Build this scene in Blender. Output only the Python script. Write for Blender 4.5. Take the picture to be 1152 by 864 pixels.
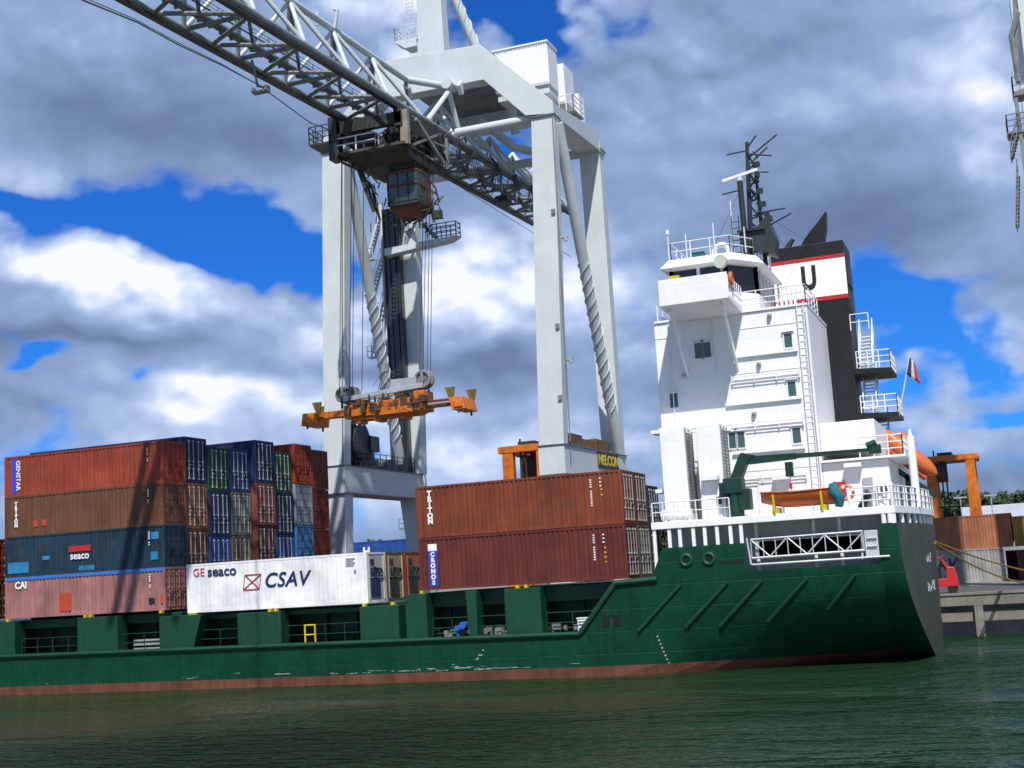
import bpy, bmesh, math, random
from mathutils import Vector, Matrix
random.seed(7)
R = math.radians
for o in list(bpy.data.objects): bpy.data.objects.remove(o)
sc = bpy.context.scene
COL = sc.collection

# ---------------------------------------------------------------- camera
cam_d = bpy.data.cameras.new('camera')
cam = bpy.data.objects.new('camera', cam_d); COL.objects.link(cam)
cam_d.sensor_width = 36.0; cam_d.lens = 1492.25/1152*36.0
cam_d.clip_start = 0.5; cam_d.clip_end = 6000
CAM = Vector((31.93, -68.72, 5.37))
YAW, PIT, ROL = R(20.4937), R(8.3252), R(3.4364)
fw = Vector((-math.sin(YAW)*math.cos(PIT), math.cos(YAW)*math.cos(PIT), math.sin(PIT)))
rt = Vector((math.cos(YAW), math.sin(YAW), 0)); up = rt.cross(fw)
rt2 = rt*math.cos(ROL)-up*math.sin(ROL); up2 = rt*math.sin(ROL)+up*math.cos(ROL)
m = Matrix((rt2, up2, -fw)).transposed().to_4x4(); m.translation = CAM
cam.matrix_world = m
sc.camera = cam
sc.view_settings.view_transform = 'Standard'; sc.view_settings.look = 'None'
sc.view_settings.exposure = 0.12; sc.view_settings.gamma = 1.0
sc.view_settings.use_curve_mapping = False

# ---------------------------------------------------------------- sun
SUN = Vector((0.21, -0.555, 0.80)).normalized()      # towards the sun
sl = bpy.data.lights.new('sun', 'SUN'); sl.energy = 4.9; sl.angle = R(0.55); sl.color = (1.0, 0.955, 0.88)
so = bpy.data.objects.new('sun', sl); COL.objects.link(so)
so.rotation_euler = SUN.to_track_quat('Z', 'Y').to_euler()

# ---------------------------------------------------------------- world: sky + clouds
world = bpy.data.worlds.new('World'); sc.world = world; world.use_nodes = True
nt = world.node_tree; nt.nodes.clear()
N = nt.nodes.new; L = nt.links.new
def mth(op, a, b=None, c=None, clamp=False):
    n = N('ShaderNodeMath'); n.operation = op; n.use_clamp = clamp
    for i, v in enumerate((a, b, c)):
        if v is None: continue
        if isinstance(v, (int, float)): n.inputs[i].default_value = v
        else: L(v, n.inputs[i])
    return n.outputs[0]
sky = N('ShaderNodeTexSky'); sky.sky_type = 'NISHITA'; sky.sun_disc = False
sky.sun_elevation = math.asin(SUN.z); sky.sun_rotation = math.atan2(SUN.x, SUN.y)
sky.air_density = 1.0; sky.dust_density = 0.3; sky.ozone_density = 3.0
tc = N('ShaderNodeTexCoord'); sp = N('ShaderNodeSeparateXYZ'); L(tc.outputs['Generated'], sp.inputs[0])
az = mth('MULTIPLY', mth('ARCTAN2', sp.outputs[0], sp.outputs[1]), 57.29578)      # degrees, 0 = across the ship
el = mth('MULTIPLY', mth('ARCSINE', sp.outputs[2]), 57.29578)
def cloud_noise(dx, dy, scale, detail, rough, w=0.0, dist=0.35):
    cx = N('ShaderNodeCombineXYZ')
    L(mth('MULTIPLY_ADD', az, 0.1, dx+w*7), cx.inputs[0]); L(mth('MULTIPLY_ADD', el, 0.155, dy+w*3), cx.inputs[1])
    n = N('ShaderNodeTexNoise'); n.noise_dimensions = '2D'; n.inputs['Scale'].default_value = scale; n.inputs['Detail'].default_value = detail
    n.inputs['Roughness'].default_value = rough; n.inputs['Distortion'].default_value = dist
    L(cx.outputs[0], n.inputs['Vector']); return n.outputs['Fac']
def vmth(op, a, b=None, c=None):
    n = N('ShaderNodeVectorMath'); n.operation = op
    for i_, v in enumerate((a, b, c)):
        if v is None: continue
        if isinstance(v, tuple): n.inputs[i_].default_value = v
        else: L(v, n.inputs[i_])
    return n
def blobs(lst):      # sum of soft ellipses in (azimuth, elevation)
    tot = None
    for (a, e, ra, re, wgt) in lst:
        q = vmth('MULTIPLY_ADD', AE, (1/ra, 1/re, 0), (-a/ra, -e/re, 0)).outputs[0]
        d2 = vmth('DOT_PRODUCT', q, q).outputs['Value']
        g = mth('POWER', 2.718**-1, d2)
        tot = mth('MULTIPLY', g, wgt) if tot is None else mth('MULTIPLY_ADD', g, wgt, tot)
    return tot
def billow(dx, dy, scale, w):
    cx = N('ShaderNodeCombineXYZ')
    L(mth('MULTIPLY_ADD', az, 0.1, dx), cx.inputs[0]); L(mth('MULTIPLY_ADD', el, 0.14, dy), cx.inputs[1]); cx.inputs[2].default_value = w
    wn_ = N('ShaderNodeTexNoise'); wn_.inputs['Scale'].default_value = 4.0; wn_.inputs['Detail'].default_value = 3; wn_.noise_dimensions = '2D'; L(cx.outputs[0], wn_.inputs['Vector'])
    mixv = N('ShaderNodeVectorMath'); mixv.operation = 'MULTIPLY_ADD'; L(wn_.outputs['Color'], mixv.inputs[0]); mixv.inputs[1].default_value = (.16, .12, 0); L(cx.outputs[0], mixv.inputs[2])
    v = N('ShaderNodeTexVoronoi'); v.feature = 'SMOOTH_F1'; v.inputs['Smoothness'].default_value = .55; v.inputs['Scale'].default_value = scale; v.inputs['Detail'].default_value = 3.0; v.inputs['Roughness'].default_value = .42; v.normalize = True; v.voronoi_dimensions = '2D'
    L(mixv.outputs[0], v.inputs['Vector']); return mth('SUBTRACT', 1.0, v.outputs['Distance'])
# where the cloud cover opens (negative) or thickens (positive): azimuth, elevation, radii in degrees, weight
COVER = [(-20,0,60,3.2,.45),(-41,23.5,3,1.5,.4),(-26,20,2.5,1.5,.4),(-16.5,6.3,2.4,.8,.4),(-21,13.8,2.4,1.4,.4),(-41.0,16.3,3.0,.55,-.7),(-36.8,15.9,2.4,.7,-.5),(-33.0,15.3,3.0,1.3,-1.0),(-30.0,14.2,2.3,1.4,-.95),(-28.4,12.8,1.5,.8,-.45),
         (-19.6,24.6,2.2,1.6,-.8),(-17.8,23.0,1.0,1.3,-.5),(-4.4,10.6,1.9,1.1,-.8),(-2.6,8.8,2.4,.9,-.7),(-.5,6.8,2.4,.6,-.4),(-4.4,6.9,1.2,.5,-.35),(-2.5,25.2,3,.7,-.35),
         (-40.3,10.0,1.5,.4,-.6),(-36.3,9.6,1.2,.25,-.35),(-38.5,5.8,2.5,.4,-.3),(-.2,5.2,2.4,.35,-.45),(-31,5.2,3,.35,-.2),
         (-34,21.0,9,2.4,.7),(-8,17.5,8,4.5,.7),(-39.0,13.4,2.8,1.2,.85),(-35.6,12.4,2.8,1.2,.6),(-22.2,12.0,4.4,2.2,.7),(-20,8,8,2.0,.5),(-36,8.0,5,1.2,.5),(-26.5,10.0,3,1.6,.4),(-.4,9.4,1.3,1.3,.4),(0.6,12.5,2.0,1.6,.4)]
# where the cloud itself is bright (positive) or grey (negative)
TONE = [(-39.0,13.9,3.6,1.3,.58),(-36.0,12.9,3.0,1.2,.42),(-33.0,11.8,2.4,.8,.22),(-21.8,13.4,3.2,1.7,.56),(-19.0,12.2,3.0,1.4,.34),(-24.6,11.6,2.6,1.6,.36),(-16.0,12.6,2.4,1.6,.26),(-28.4,11.0,2.0,1.0,.36),
        (-33.0,8.5,4.4,.85,.48),(-27.0,7.5,3.4,.7,.32),(-20,5.0,26,1.8,.24),(-15.6,9.4,2.4,1.0,.24),(-14.5,21.5,4.0,2.0,.16),(-23.5,22.8,2.0,2.0,.34),(.6,18.5,2.4,3.8,.34),(-26.0,24.4,3,1.2,.26),(-1.0,8.4,2.2,1.0,.36),(-8.5,19.5,4,1.4,.10),
        (-41.0,17.6,2.4,.8,.12),(-35.5,19.6,6,1.7,-.20),(-30,18.4,3,1.0,-.06),(-38.5,10.9,3.8,.6,-.20),(-34.4,10.6,2.6,.7,-.14),(-20.6,9.2,4.2,.9,-.24),(-3.8,14.2,5,1.7,-.27),(-5.5,12.4,4,.7,-.08),(-26,9.2,2.4,.6,-.16),(-39,23,4,1.6,.10)]
n_big = cloud_noise(3.1, 1.7, 1.5, 5.0, .50, 0, .1)
n_soft = cloud_noise(7.7, 5.2, .9, 2.0, .5, .4, .0)
n_fine = cloud_noise(9.1, 2.2, 6.0, 6.0, .58, .9, .1)
n_wx = cloud_noise(1.3, 8.2, 2.8, 2.5, .45, 2.0, .0); n_wy = cloud_noise(5.3, 3.2, 2.8, 2.5, .45, 3.0, .0)
azw = mth('ADD', az, mth('MULTIPLY', mth('SUBTRACT', n_wx, .5), 4.0)); elw = mth('ADD', el, mth('MULTIPLY', mth('SUBTRACT', n_wy, .5), 2.2))
AE_ = N('ShaderNodeCombineXYZ'); L(azw, AE_.inputs[0]); L(elw, AE_.inputs[1]); AE = AE_.outputs[0]
b1 = billow(2.3, .7, 2.6, .3); b1o = billow(2.3-.03, .7-.07, 2.6, .3)
puff = mth('SUBTRACT', b1, .68)
cov = mth('ADD', mth('ADD', mth('MULTIPLY_ADD', mth('SUBTRACT', n_big, .5), 1.1, .345), blobs(COVER)), mth('ADD', mth('MULTIPLY', mth('SUBTRACT', n_fine, .5), .26), mth('MULTIPLY', puff, 1.45)))
mr = N('ShaderNodeMapRange'); mr.interpolation_type = 'SMOOTHSTEP'; L(cov, mr.inputs[0])
mr.inputs[1].default_value = 0.0; mr.inputs[2].default_value = .42; mask = mr.outputs[0]
shade = blobs(TONE)
relief = mth('ADD', mth('MULTIPLY', mth('SUBTRACT', b1, b1o), 1.25), mth('MULTIPLY', puff, .65))
relief = mth('MULTIPLY', relief, mth('MAXIMUM', mth('MULTIPLY_ADD', shade, 1.5, .26), .12))      # sunlit heads show their relief, grey bases stay soft
tone = mth('ADD', mth('ADD', mth('ADD', shade, relief), mth('MULTIPLY_ADD', mth('SUBTRACT', n_soft, .5), .55, .46)), mth('MULTIPLY', mth('SUBTRACT', n_fine, .5), .07))
tone = mth('ADD', tone, mth('MULTIPLY', mth('SUBTRACT', 1.0, mask), .14))
cr = N('ShaderNodeValToRGB'); L(tone, cr.inputs[0])
els = cr.color_ramp.elements
els[0].position = 0.0; els[0].color = (.085, .13, .235, 1)
els[1].position = 1.0; els[1].color = (.86, .90, 1.0, 1)
e = els.new(.28); e.color = (.150, .215, .375, 1)
e = els.new(.55); e.color = (.285, .395, .635, 1)
e = els.new(.78); e.color = (.53, .64, .88, 1)
tint = N('ShaderNodeMix'); tint.data_type = 'RGBA'; tint.blend_type = 'MULTIPLY'; tint.inputs[0].default_value = 1.0
L(sky.outputs[0], tint.inputs[6]); tint.inputs[7].default_value = (.11, .50, 1.22, 1)
cg = N('ShaderNodeMix'); cg.data_type = 'RGBA'; cg.blend_type = 'MULTIPLY'; cg.inputs[0].default_value = 1.0
L(cr.outputs[0], cg.inputs[6]); cg.inputs[7].default_value = (10, 10, 10, 1)
mx = N('ShaderNodeMix'); mx.data_type = 'RGBA'; L(mask, mx.inputs[0]); L(tint.outputs[2], mx.inputs[6]); L(cg.outputs[2], mx.inputs[7])
world.cycles.sampling_method = 'MANUAL'; world.cycles.sample_map_resolution = 512
bg = N('ShaderNodeBackground'); bg.inputs['Strength'].default_value = 0.1; L(mx.outputs[2], bg.inputs['Color'])
wo = N('ShaderNodeOutputWorld'); L(bg.outputs[0], wo.inputs['Surface'])

# ---------------------------------------------------------------- materials
def lin(h):
    h = h.lstrip('#'); c = [int(h[i:i+2], 16)/255 for i in (0, 2, 4)]
    return tuple(x/12.92 if x <= .04045 else ((x+.055)/1.055)**2.4 for x in c)
MATS = {}
def paint(name, col, rough=.55, var=.22, streak=.25, rust=0.0, rustcol=(.13, .045, .018), metal=0.0, scale=.8, bump=.0, spec=.4, grime=0.0, plates=None, dents=0.0, runs=0.0):
    if name in MATS: return MATS[name]
    if isinstance(col, str): col = lin(col)
    mt = bpy.data.materials.new(name); mt.use_nodes = True; t = mt.node_tree; n = t.nodes; l = t.links
    b = n['Principled BSDF']; b.inputs['Roughness'].default_value = rough; b.inputs['Metallic'].default_value = metal
    b.inputs['Specular IOR Level'].default_value = spec
    tcn = n.new('ShaderNodeTexCoord'); oi = n.new('ShaderNodeObjectInfo')
    ad = n.new('ShaderNodeVectorMath'); ad.operation = 'MULTIPLY_ADD'
    rc = n.new('ShaderNodeCombineXYZ')
    for i in range(3): l.new(oi.outputs['Random'], rc.inputs[i])
    l.new(rc.outputs[0], ad.inputs[0]); ad.inputs[1].default_value = (37, 53, 71); l.new(tcn.outputs['Object'], ad.inputs[2])
    def noise(sc_, det, vec, ro=.6):
        x = n.new('ShaderNodeTexNoise'); x.inputs['Scale'].default_value = sc_; x.inputs['Detail'].default_value = det; x.inputs['Roughness'].default_value = ro
        l.new(vec, x.inputs['Vector']); return x.outputs['Fac']
    def rng(f, a, b_, c, d):
        x = n.new('ShaderNodeMapRange'); l.new(f, x.inputs[0])
        for i, v in enumerate((a, b_, c, d)): x.inputs[i+1].default_value = v
        return x.outputs[0]
    def mul(ca, fac_out):
        x = n.new('ShaderNodeMix'); x.data_type = 'RGBA'; x.blend_type = 'MULTIPLY'; x.inputs[0].default_value = 1
        if isinstance(ca, tuple): x.inputs[6].default_value = (*ca, 1)
        else: l.new(ca, x.inputs[6])
        l.new(fac_out, x.inputs[7]); return x.outputs[2]
    c = mul(tuple(col), rng(noise(scale, 6, ad.outputs[0]), .3, .7, 1-var, 1+var*.6))
    if streak:
        mp = n.new('ShaderNodeMapping'); mp.inputs['Scale'].default_value = (3.2, 3.2, .16); l.new(ad.outputs[0], mp.inputs[0])
        c = mul(c, rng(noise(1.6, 5, mp.outputs[0]), .42, .74, 1.0, 1-streak))
    def over(c, f, colr):
        x = n.new('ShaderNodeMix'); x.data_type = 'RGBA'; l.new(f, x.inputs[0]); l.new(c, x.inputs[6]); x.inputs[7].default_value = (*colr, 1); return x.outputs[2]
    if rust:
        mp = n.new('ShaderNodeMapping'); mp.inputs['Scale'].default_value = (1.3, 1.3, .55); l.new(ad.outputs[0], mp.inputs[0])
        f = rng(noise(1.9, 9, mp.outputs[0], .7), .66-rust*.16, .74-rust*.12, 0, min(.9, .45+rust*.4)); c = over(c, f, rustcol)
    if grime:
        f = rng(noise(.45, 8, ad.outputs[0], .68), .52, .7, 0, grime); c = over(c, f, (.05, .045, .04))
    l.new(c, b.inputs['Base Color'])
    if runs:      # thin rust runs
        mp = n.new('ShaderNodeMapping'); mp.inputs['Scale'].default_value = (2.6, 2.6, .10); l.new(ad.outputs[0], mp.inputs[0])
        f1 = rng(noise(2.2, 4, mp.outputs[0], .6), .64, .74, 0, runs); f2 = rng(noise(.55, 4, ad.outputs[0], .6), .48, .62, 0, 1)
        x = n.new('ShaderNodeMath'); x.operation = 'MULTIPLY'; l.new(f1, x.inputs[0]); l.new(f2, x.inputs[1]); c = over(c, x.outputs[0], rustcol)
    hgt = None
    if plates:    # plate seams: (plate length, plate height, strength)
        sx_ = n.new('ShaderNodeSeparateXYZ'); l.new(tcn.outputs['Object'], sx_.inputs[0]); cx_ = n.new('ShaderNodeCombineXYZ')
        sm = n.new('ShaderNodeMath'); sm.operation = 'ADD'; l.new(sx_.outputs[0], sm.inputs[0]); l.new(sx_.outputs[1], sm.inputs[1]); l.new(sm.outputs[0], cx_.inputs[0]); l.new(sx_.outputs[2], cx_.inputs[1])
        bk = n.new('ShaderNodeTexBrick'); l.new(cx_.outputs[0], bk.inputs['Vector']); bk.inputs['Scale'].default_value = 1; bk.inputs['Brick Width'].default_value = plates[0]; bk.inputs['Row Height'].default_value = plates[1]; bk.inputs['Mortar Size'].default_value = .028; bk.inputs['Mortar Smooth'].default_value = .6
        bk.inputs['Color1'].default_value = (.93, .93, .93, 1); bk.inputs['Color2'].default_value = (1.05, 1.05, 1.05, 1); bk.inputs['Mortar'].default_value = (1-plates[2],)*3+(1,)
        c = mul(c, bk.outputs['Color']); hgt = bk.outputs['Fac']
    if dents:
        bp = n.new('ShaderNodeBump'); bp.inputs['Strength'].default_value = 1.0; bp.inputs['Distance'].default_value = dents
        mp = n.new('ShaderNodeMapping'); mp.inputs['Scale'].default_value = (.8, .8, .5); l.new(tcn.outputs['Object'], mp.inputs[0])
        hn = noise(1.0, 3, mp.outputs[0], .5)
        if hgt is not None:
            x = n.new('ShaderNodeMath'); x.operation = 'MULTIPLY_ADD'; l.new(hgt, x.inputs[0]); x.inputs[1].default_value = -.08; l.new(hn, x.inputs[2]); hn = x.outputs[0]
        l.new(hn, bp.inputs['Height']); l.new(bp.outputs[0], b.inputs['Normal'])
    elif bump:
        bp = n.new('ShaderNodeBump'); bp.inputs['Strength'].default_value = bump; bp.inputs['Distance'].default_value = .05
        l.new(noise(6, 5, ad.outputs[0]), bp.inputs['Height']); l.new(bp.outputs[0], b.inputs['Normal'])
    MATS[name] = mt; return mt
WHITE = paint('white_ship_paint', (.80, .80, .82), .42, .05, .05, .02, grime=.06, plates=(4.2, 1.35, .07), dents=.05, runs=.42, rustcol=(.30,.20,.12))
WHITE2 = paint('white_rail_paint', (.74, .75, .76), .5, .05, 0)
CGREY = paint('crane_grey_paint', (.55, .60, .61), .55, .08, .05, .02, scale=.35, plates=(400, 5.2, .16), dents=.02, runs=.35, rustcol=(.18,.12,.08), grime=.10)
CGREYD = paint('crane_dirty_grey', (.20, .215, .215), .6, .35, .2, .35)
DARK = paint('dark_machinery', (.035, .04, .038), .55, .5, .2, .35)
DGREEN = paint('dark_green_steel', (.030, .042, .042), .38, .35, .2, .1)
GALV = paint('galvanised_steel', (.42, .44, .46), .45, .2, 0, .05, metal=.3)
ROPE = paint('wire_rope', (.03, .03, .032), .6, .1, 0)
HULLG = paint('hull_green', (.002, .046, .023), .48, .28, .28, .05, rustcol=(.05, .045, .028), scale=.5, spec=.20, plates=(6.5, 1.15, .22), dents=.13, runs=.55)
TRANSOM = paint('transom_grey_green', (.045, .058, .042), .6, .35, .5, .4, rustcol=(.03, .05, .035), plates=(3, 1.2, .2), dents=.06)  # grey-green, paler than the hull, with streaks and blotches
HULLG2 = paint('deck_green', (.004, .052, .026), .5, .25, .2, .10, scale=.6)
DECKD = paint('dark_deck_green', (.007, .032, .020), .6, .3, .2, .2)
BOOT = paint('boot_topping_red', (.135, .045, .024), .65, .4, .4, .5, rustcol=(.07, .035, .022), bump=.2)
BLACK = paint('funnel_black', (.010, .012, .013), .5, .3, .3, .1, plates=(3.0, 1.4, .3), dents=.03, spec=.3)
REDB = paint('funnel_red', (.42, .02, .02), .5, .1, .1)
ORANGE = paint('spreader_orange', (.62, .16, .012), .5, .4, .3, .5, rustcol=(.14, .045, .014), scale=1.6)
ORANGE2 = paint('lifeboat_orange', (.60, .135, .03), .4, .12, .1, .05)
BOATRED = paint('rescue_boat_red', (.50, .105, .022), .4, .15, .1, .05)
YELLOW = paint('safety_yellow', (.62, .45, .02), .5, .25, .1, .2)
CABRED = paint('cabin_oxide_red', (.13, .038, .018), .55, .3, .2, .3)
CONC = paint('quay_concrete', (.21, .195, .165), .85, .3, .2, grime=.4, bump=.3)
TYRE = paint('tyre_rubber', (.012, .012, .012), .8, .2, 0)
TXTW = paint('lettering_white', (.78, .78, .78), .6, .12, .1, .1)
TXTB = paint('lettering_navy', (.012, .022, .09), .5, .1, 0)
TXTR = paint('lettering_red', (.42, .02, .02), .5, .1, 0)
TXTY = paint('lettering_yellow', (.62, .52, .03), .5, .1, 0)
TEAL = paint('teal_cover', (.015, .13, .16), .8, .3, 0)
BLUEP = paint('blue_machine_paint', (.02, .11, .42), .5, .2, 0)
TANROPE = paint('mooring_rope', (.30, .17, .05), .9, .3, 0)
def glass(name, col=(.05, .10, .10), rough=.08):
    if name in MATS: return MATS[name]
    mt = bpy.data.materials.new(name); mt.use_nodes = True; b = mt.node_tree.nodes['Principled BSDF']
    nz = mt.node_tree.nodes.new('ShaderNodeTexNoise'); nz.inputs['Scale'].default_value = 1.1
    cr_ = mt.node_tree.nodes.new('ShaderNodeValToRGB'); cr_.color_ramp.elements[0].color = (*[c*.6 for c in col], 1); cr_.color_ramp.elements[1].color = (*[c*1.5 for c in col], 1)
    mt.node_tree.links.new(nz.outputs[0], cr_.inputs[0]); mt.node_tree.links.new(cr_.outputs[0], b.inputs['Base Color'])
    b.inputs['Roughness'].default_value = rough; b.inputs['Specular IOR Level'].default_value = .7
    MATS[name] = mt; return mt
GLASS = glass('window_glass'); GLASSD = glass('bridge_glass', (.012, .016, .014))

# ---------------------------------------------------------------- mesh helpers
ORG = {}
class MB:
    def __init__(s): s.v = []; s.f = []
    def add(s, vs, fs):
        k = len(s.v); s.v += [tuple(p) for p in vs]; s.f += [tuple(i+k for i in q) for q in fs]; return s
    def box(s, x0, x1, y0, y1, z0, z1):
        return s.add([(x0,y0,z0),(x1,y0,z0),(x1,y1,z0),(x0,y1,z0),(x0,y0,z1),(x1,y0,z1),(x1,y1,z1),(x0,y1,z1)],
                     [(0,3,2,1),(4,5,6,7),(0,1,5,4),(1,2,6,5),(2,3,7,6),(3,0,4,7)])
    def hexa(s, b4, t4):      # bottom ring, top ring (counter-clockwise from above)
        return s.add(list(b4)+list(t4), [(0,3,2,1),(4,5,6,7),(0,1,5,4),(1,2,6,5),(2,3,7,6),(3,0,4,7)])
    def prism(s, poly, axis, a, b):   # poly in the two other axes; axis 'Y': (x,z), 'X': (y,z), 'Z': (x,y)
        def P(q, t): return {'Y': (q[0], t, q[1]), 'X': (t, q[0], q[1]), 'Z': (q[0], q[1], t)}[axis]
        n = len(poly); vs = [P(q, a) for q in poly]+[P(q, b) for q in poly]
        return s.add(vs, [tuple(range(n-1, -1, -1)), tuple(range(n, 2*n))]+[(i, (i+1) % n, n+(i+1) % n, n+i) for i in range(n)])
    def tube(s, p0, p1, r, n=8, r1=None, cap=True):
        return s.path([p0, p1], r, n, [r, r if r1 is None else r1], cap)
    def path(s, pts, r, n=6, radii=None, cap=True):
        pts = [Vector(p) for p in pts]; k = len(s.v); m_ = len(pts); ref = None
        for i, p in enumerate(pts):
            d = (pts[min(i+1, m_-1)]-pts[max(i-1, 0)]).normalized()
            if ref is None: ref = Vector((0, 0, 1)) if abs(d.z) < .9 else Vector((1, 0, 0))
            a = d.cross(ref).normalized(); b = d.cross(a).normalized(); ref = a.cross(d).normalized() if abs(d.dot(ref)) < .98 else ref
            rr = radii[i] if radii else r
            for j in range(n):
                t = 2*math.pi*j/n; s.v.append(tuple(p+a*(rr*math.cos(t))+b*(rr*math.sin(t))))
        for i in range(m_-1):
            for j in range(n):
                a0 = k+i*n+j; a1 = k+i*n+(j+1) % n; s.f.append((a0, a1, a1+n, a0+n))
        if cap: s.f.append(tuple(k+j for j in range(n-1, -1, -1))); s.f.append(tuple(k+(m_-1)*n+j for j in range(n)))
        return s
    def bar(s, p0, p1, w, h):
        p0, p1 = Vector(p0), Vector(p1); d = (p1-p0).normalized()
        ref = Vector((0, 0, 1)) if abs(d.z) < .95 else Vector((0, 1, 0))
        a = d.cross(ref).normalized()*w/2; b = a.cross(d).normalized()*h/2
        vs = [p+q for p in (p0, p1) for q in (-a-b, a-b, a+b, -a+b)]
        return s.add(vs, [(0,1,2,3),(7,6,5,4),(0,4,5,1),(1,5,6,2),(2,6,7,3),(3,7,4,0)])
    def ring(s, c, axis, r, rt_, n=20, m_=6):
        c = Vector(c); ax = {'X': (Vector((0,1,0)), Vector((0,0,1))), 'Y': (Vector((1,0,0)), Vector((0,0,1))), 'Z': (Vector((1,0,0)), Vector((0,1,0)))}[axis]; nn = ax[0].cross(ax[1])
        k = len(s.v)
        for i in range(n):
            t = 2*math.pi*i/n; rad = ax[0]*math.cos(t)+ax[1]*math.sin(t)
            for j in range(m_):
                q = 2*math.pi*j/m_; s.v.append(tuple(c+rad*(r+rt_*math.cos(q))+nn*(rt_*math.sin(q))))
        for i in range(n):
            for j in range(m_):
                s.f.append((k+i*m_+j, k+((i+1) % n)*m_+j, k+((i+1) % n)*m_+(j+1) % m_, k+i*m_+(j+1) % m_))
        return s
    def rail(s, pts, h=1.05, rails=(1.0, .55), step=1.5, r=.028, posts=True):
        pts = [Vector(p) for p in pts]
        for a, b in zip(pts, pts[1:]):
            n = max(1, round((b-a).length/step))
            for q in rails: s.tube(a+Vector((0,0,h*q)), b+Vector((0,0,h*q)), r, 5)
            if posts:
                for i in range(n+1):
                    p = a.lerp(b, i/n); s.tube(p, p+Vector((0,0,h)), r*1.15, 5)
        return s
    def ladder(s, p0, p1, side, w=.42, step=.33, r=.03):
        p0, p1, side = Vector(p0), Vector(p1), Vector(side).normalized()*w/2
        s.tube(p0-side, p1-side, r, 5); s.tube(p0+side, p1+side, r, 5)
        n = int((p1-p0).length/step)
        for i in range(1, n): q = p0.lerp(p1, i/n); s.tube(q-side, q+side, r*.8, 4)
        return s
    def stair(s, p0, p1, side, w=.8, n=9, t=.06):
        p0, p1, sd = Vector(p0), Vector(p1), Vector(side).normalized()*w/2
        for k in (-1, 1):
            s.bar(p0+sd*k, p1+sd*k, .06, .22); s.tube(p0+sd*k+Vector((0,0,.95)), p1+sd*k+Vector((0,0,.95)), .03, 5)
            for q in (0, .5, 1): b = p0.lerp(p1, q)+sd*k; s.tube(b, b+Vector((0,0,.95)), .03, 5)
        d = (p1-p0); d.z = 0; d = d.normalized()*.13 if d.length > 0 else Vector((0,.13,0))
        for i in range(1, n):
            q = p0.lerp(p1, i/n); s.add([q-sd-d, q+sd-d, q+sd+d, q-sd+d, q-sd-d+Vector((0,0,t)), q+sd-d+Vector((0,0,t)), q+sd+d+Vector((0,0,t)), q-sd+d+Vector((0,0,t))],
                  [(0,3,2,1),(4,5,6,7),(0,1,5,4),(1,2,6,5),(2,3,7,6),(3,0,4,7)])
        return s
    def pieces(s):
        import numpy as np
        n = len(s.v); par = list(range(n))
        def find(a):
            while par[a] != a: par[a] = par[par[a]]; a = par[a]
            return a
        for f in s.f:
            r0 = find(f[0])
            for q in f[1:]:
                rq = find(q)
                if rq != r0: par[rq] = r0
        root = np.array([find(i) for i in range(n)]); u, isl = np.unique(root, return_inverse=True); k = len(u)
        if k < 2 or k > 700: return None
        pts = np.array(s.v, dtype=float); lo = np.full((k, 3), np.inf); hi = np.full((k, 3), -np.inf)
        np.minimum.at(lo, isl, pts); np.maximum.at(hi, isl, pts); size = (hi-lo).max(axis=1)
        gap = np.maximum(0, np.maximum(lo[:, None]-hi[None], lo[None]-hi[:, None])); near = np.sqrt((gap**2).sum(axis=2)) <= np.maximum(.02, .48*np.maximum(size[:, None], size[None]))
        lab = list(range(k))
        def fi(a):
            while lab[a] != a: a = lab[a]
            return a
        for a, b in zip(*np.nonzero(np.triu(near, 1))):
            ra, rb = fi(a), fi(b)
            if ra != rb: lab[rb] = ra
        g = [fi(a) for a in range(k)]; gs = sorted(set(g))
        if len(gs) < 2 or len(gs) > 14: return None
        out = []
        vg = [gs.index(g[i]) for i in isl]
        for q in range(len(gs)):
            m_ = MB(); mp = {}
            for i in range(n):
                if vg[i] == q: mp[i] = len(m_.v); m_.v.append(s.v[i])
            m_.f = [tuple(mp[i] for i in f) for f in s.f if f[0] in mp]; out.append(m_)
        return out
    def build(s, name, mat, parent=None, smooth=False, bevel=0.0, origin=None, split=True):
        if split and parent is not None and len(s.f) < 20000:
            ps = s.pieces()
            if ps: return [p.build(name, mat, parent, smooth, bevel, origin, False) for p in ps][0]
        og = ORG.get(parent.name if parent else None, Vector((0,0,0)))
        if parent is None and origin is not None: og = Vector(origin)
        me = bpy.data.meshes.new(name); me.from_pydata([tuple(Vector(p)-og) for p in s.v], [], s.f); me.validate(); me.update()
        bm = bmesh.new(); bm.from_mesh(me); bmesh.ops.recalc_face_normals(bm, faces=bm.faces); bm.to_mesh(me); bm.free()
        if smooth:
            for p in me.polygons: p.use_smooth = True
            try: me.set_sharp_from_angle(angle=R(38))
            except Exception: pass
        if mat: me.materials.append(mat)
        o = bpy.data.objects.new(name, me); COL.objects.link(o)
        if parent: o.parent = parent; ORG[o.name] = og
        else: o.location = og; ORG[o.name] = og
        if bevel:
            b = o.modifiers.new('edge_bevel', 'BEVEL'); b.width = bevel; b.segments = 2; b.limit_method = 'ANGLE'; b.angle_limit = R(50)
        return o
def tag(o, label=None, cat=None, group=None, kind=None):
    if label: o['label'] = label
    if cat: o['category'] = cat
    if group: o['group'] = group
    if kind: o['kind'] = kind
    return o
def thing(name, loc, label, cat, group=None):
    o = bpy.data.objects.new(name, None); COL.objects.link(o); o.location = loc; o.empty_display_size = .5
    ORG[o.name] = Vector(loc); return tag(o, label, cat, group)
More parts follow.
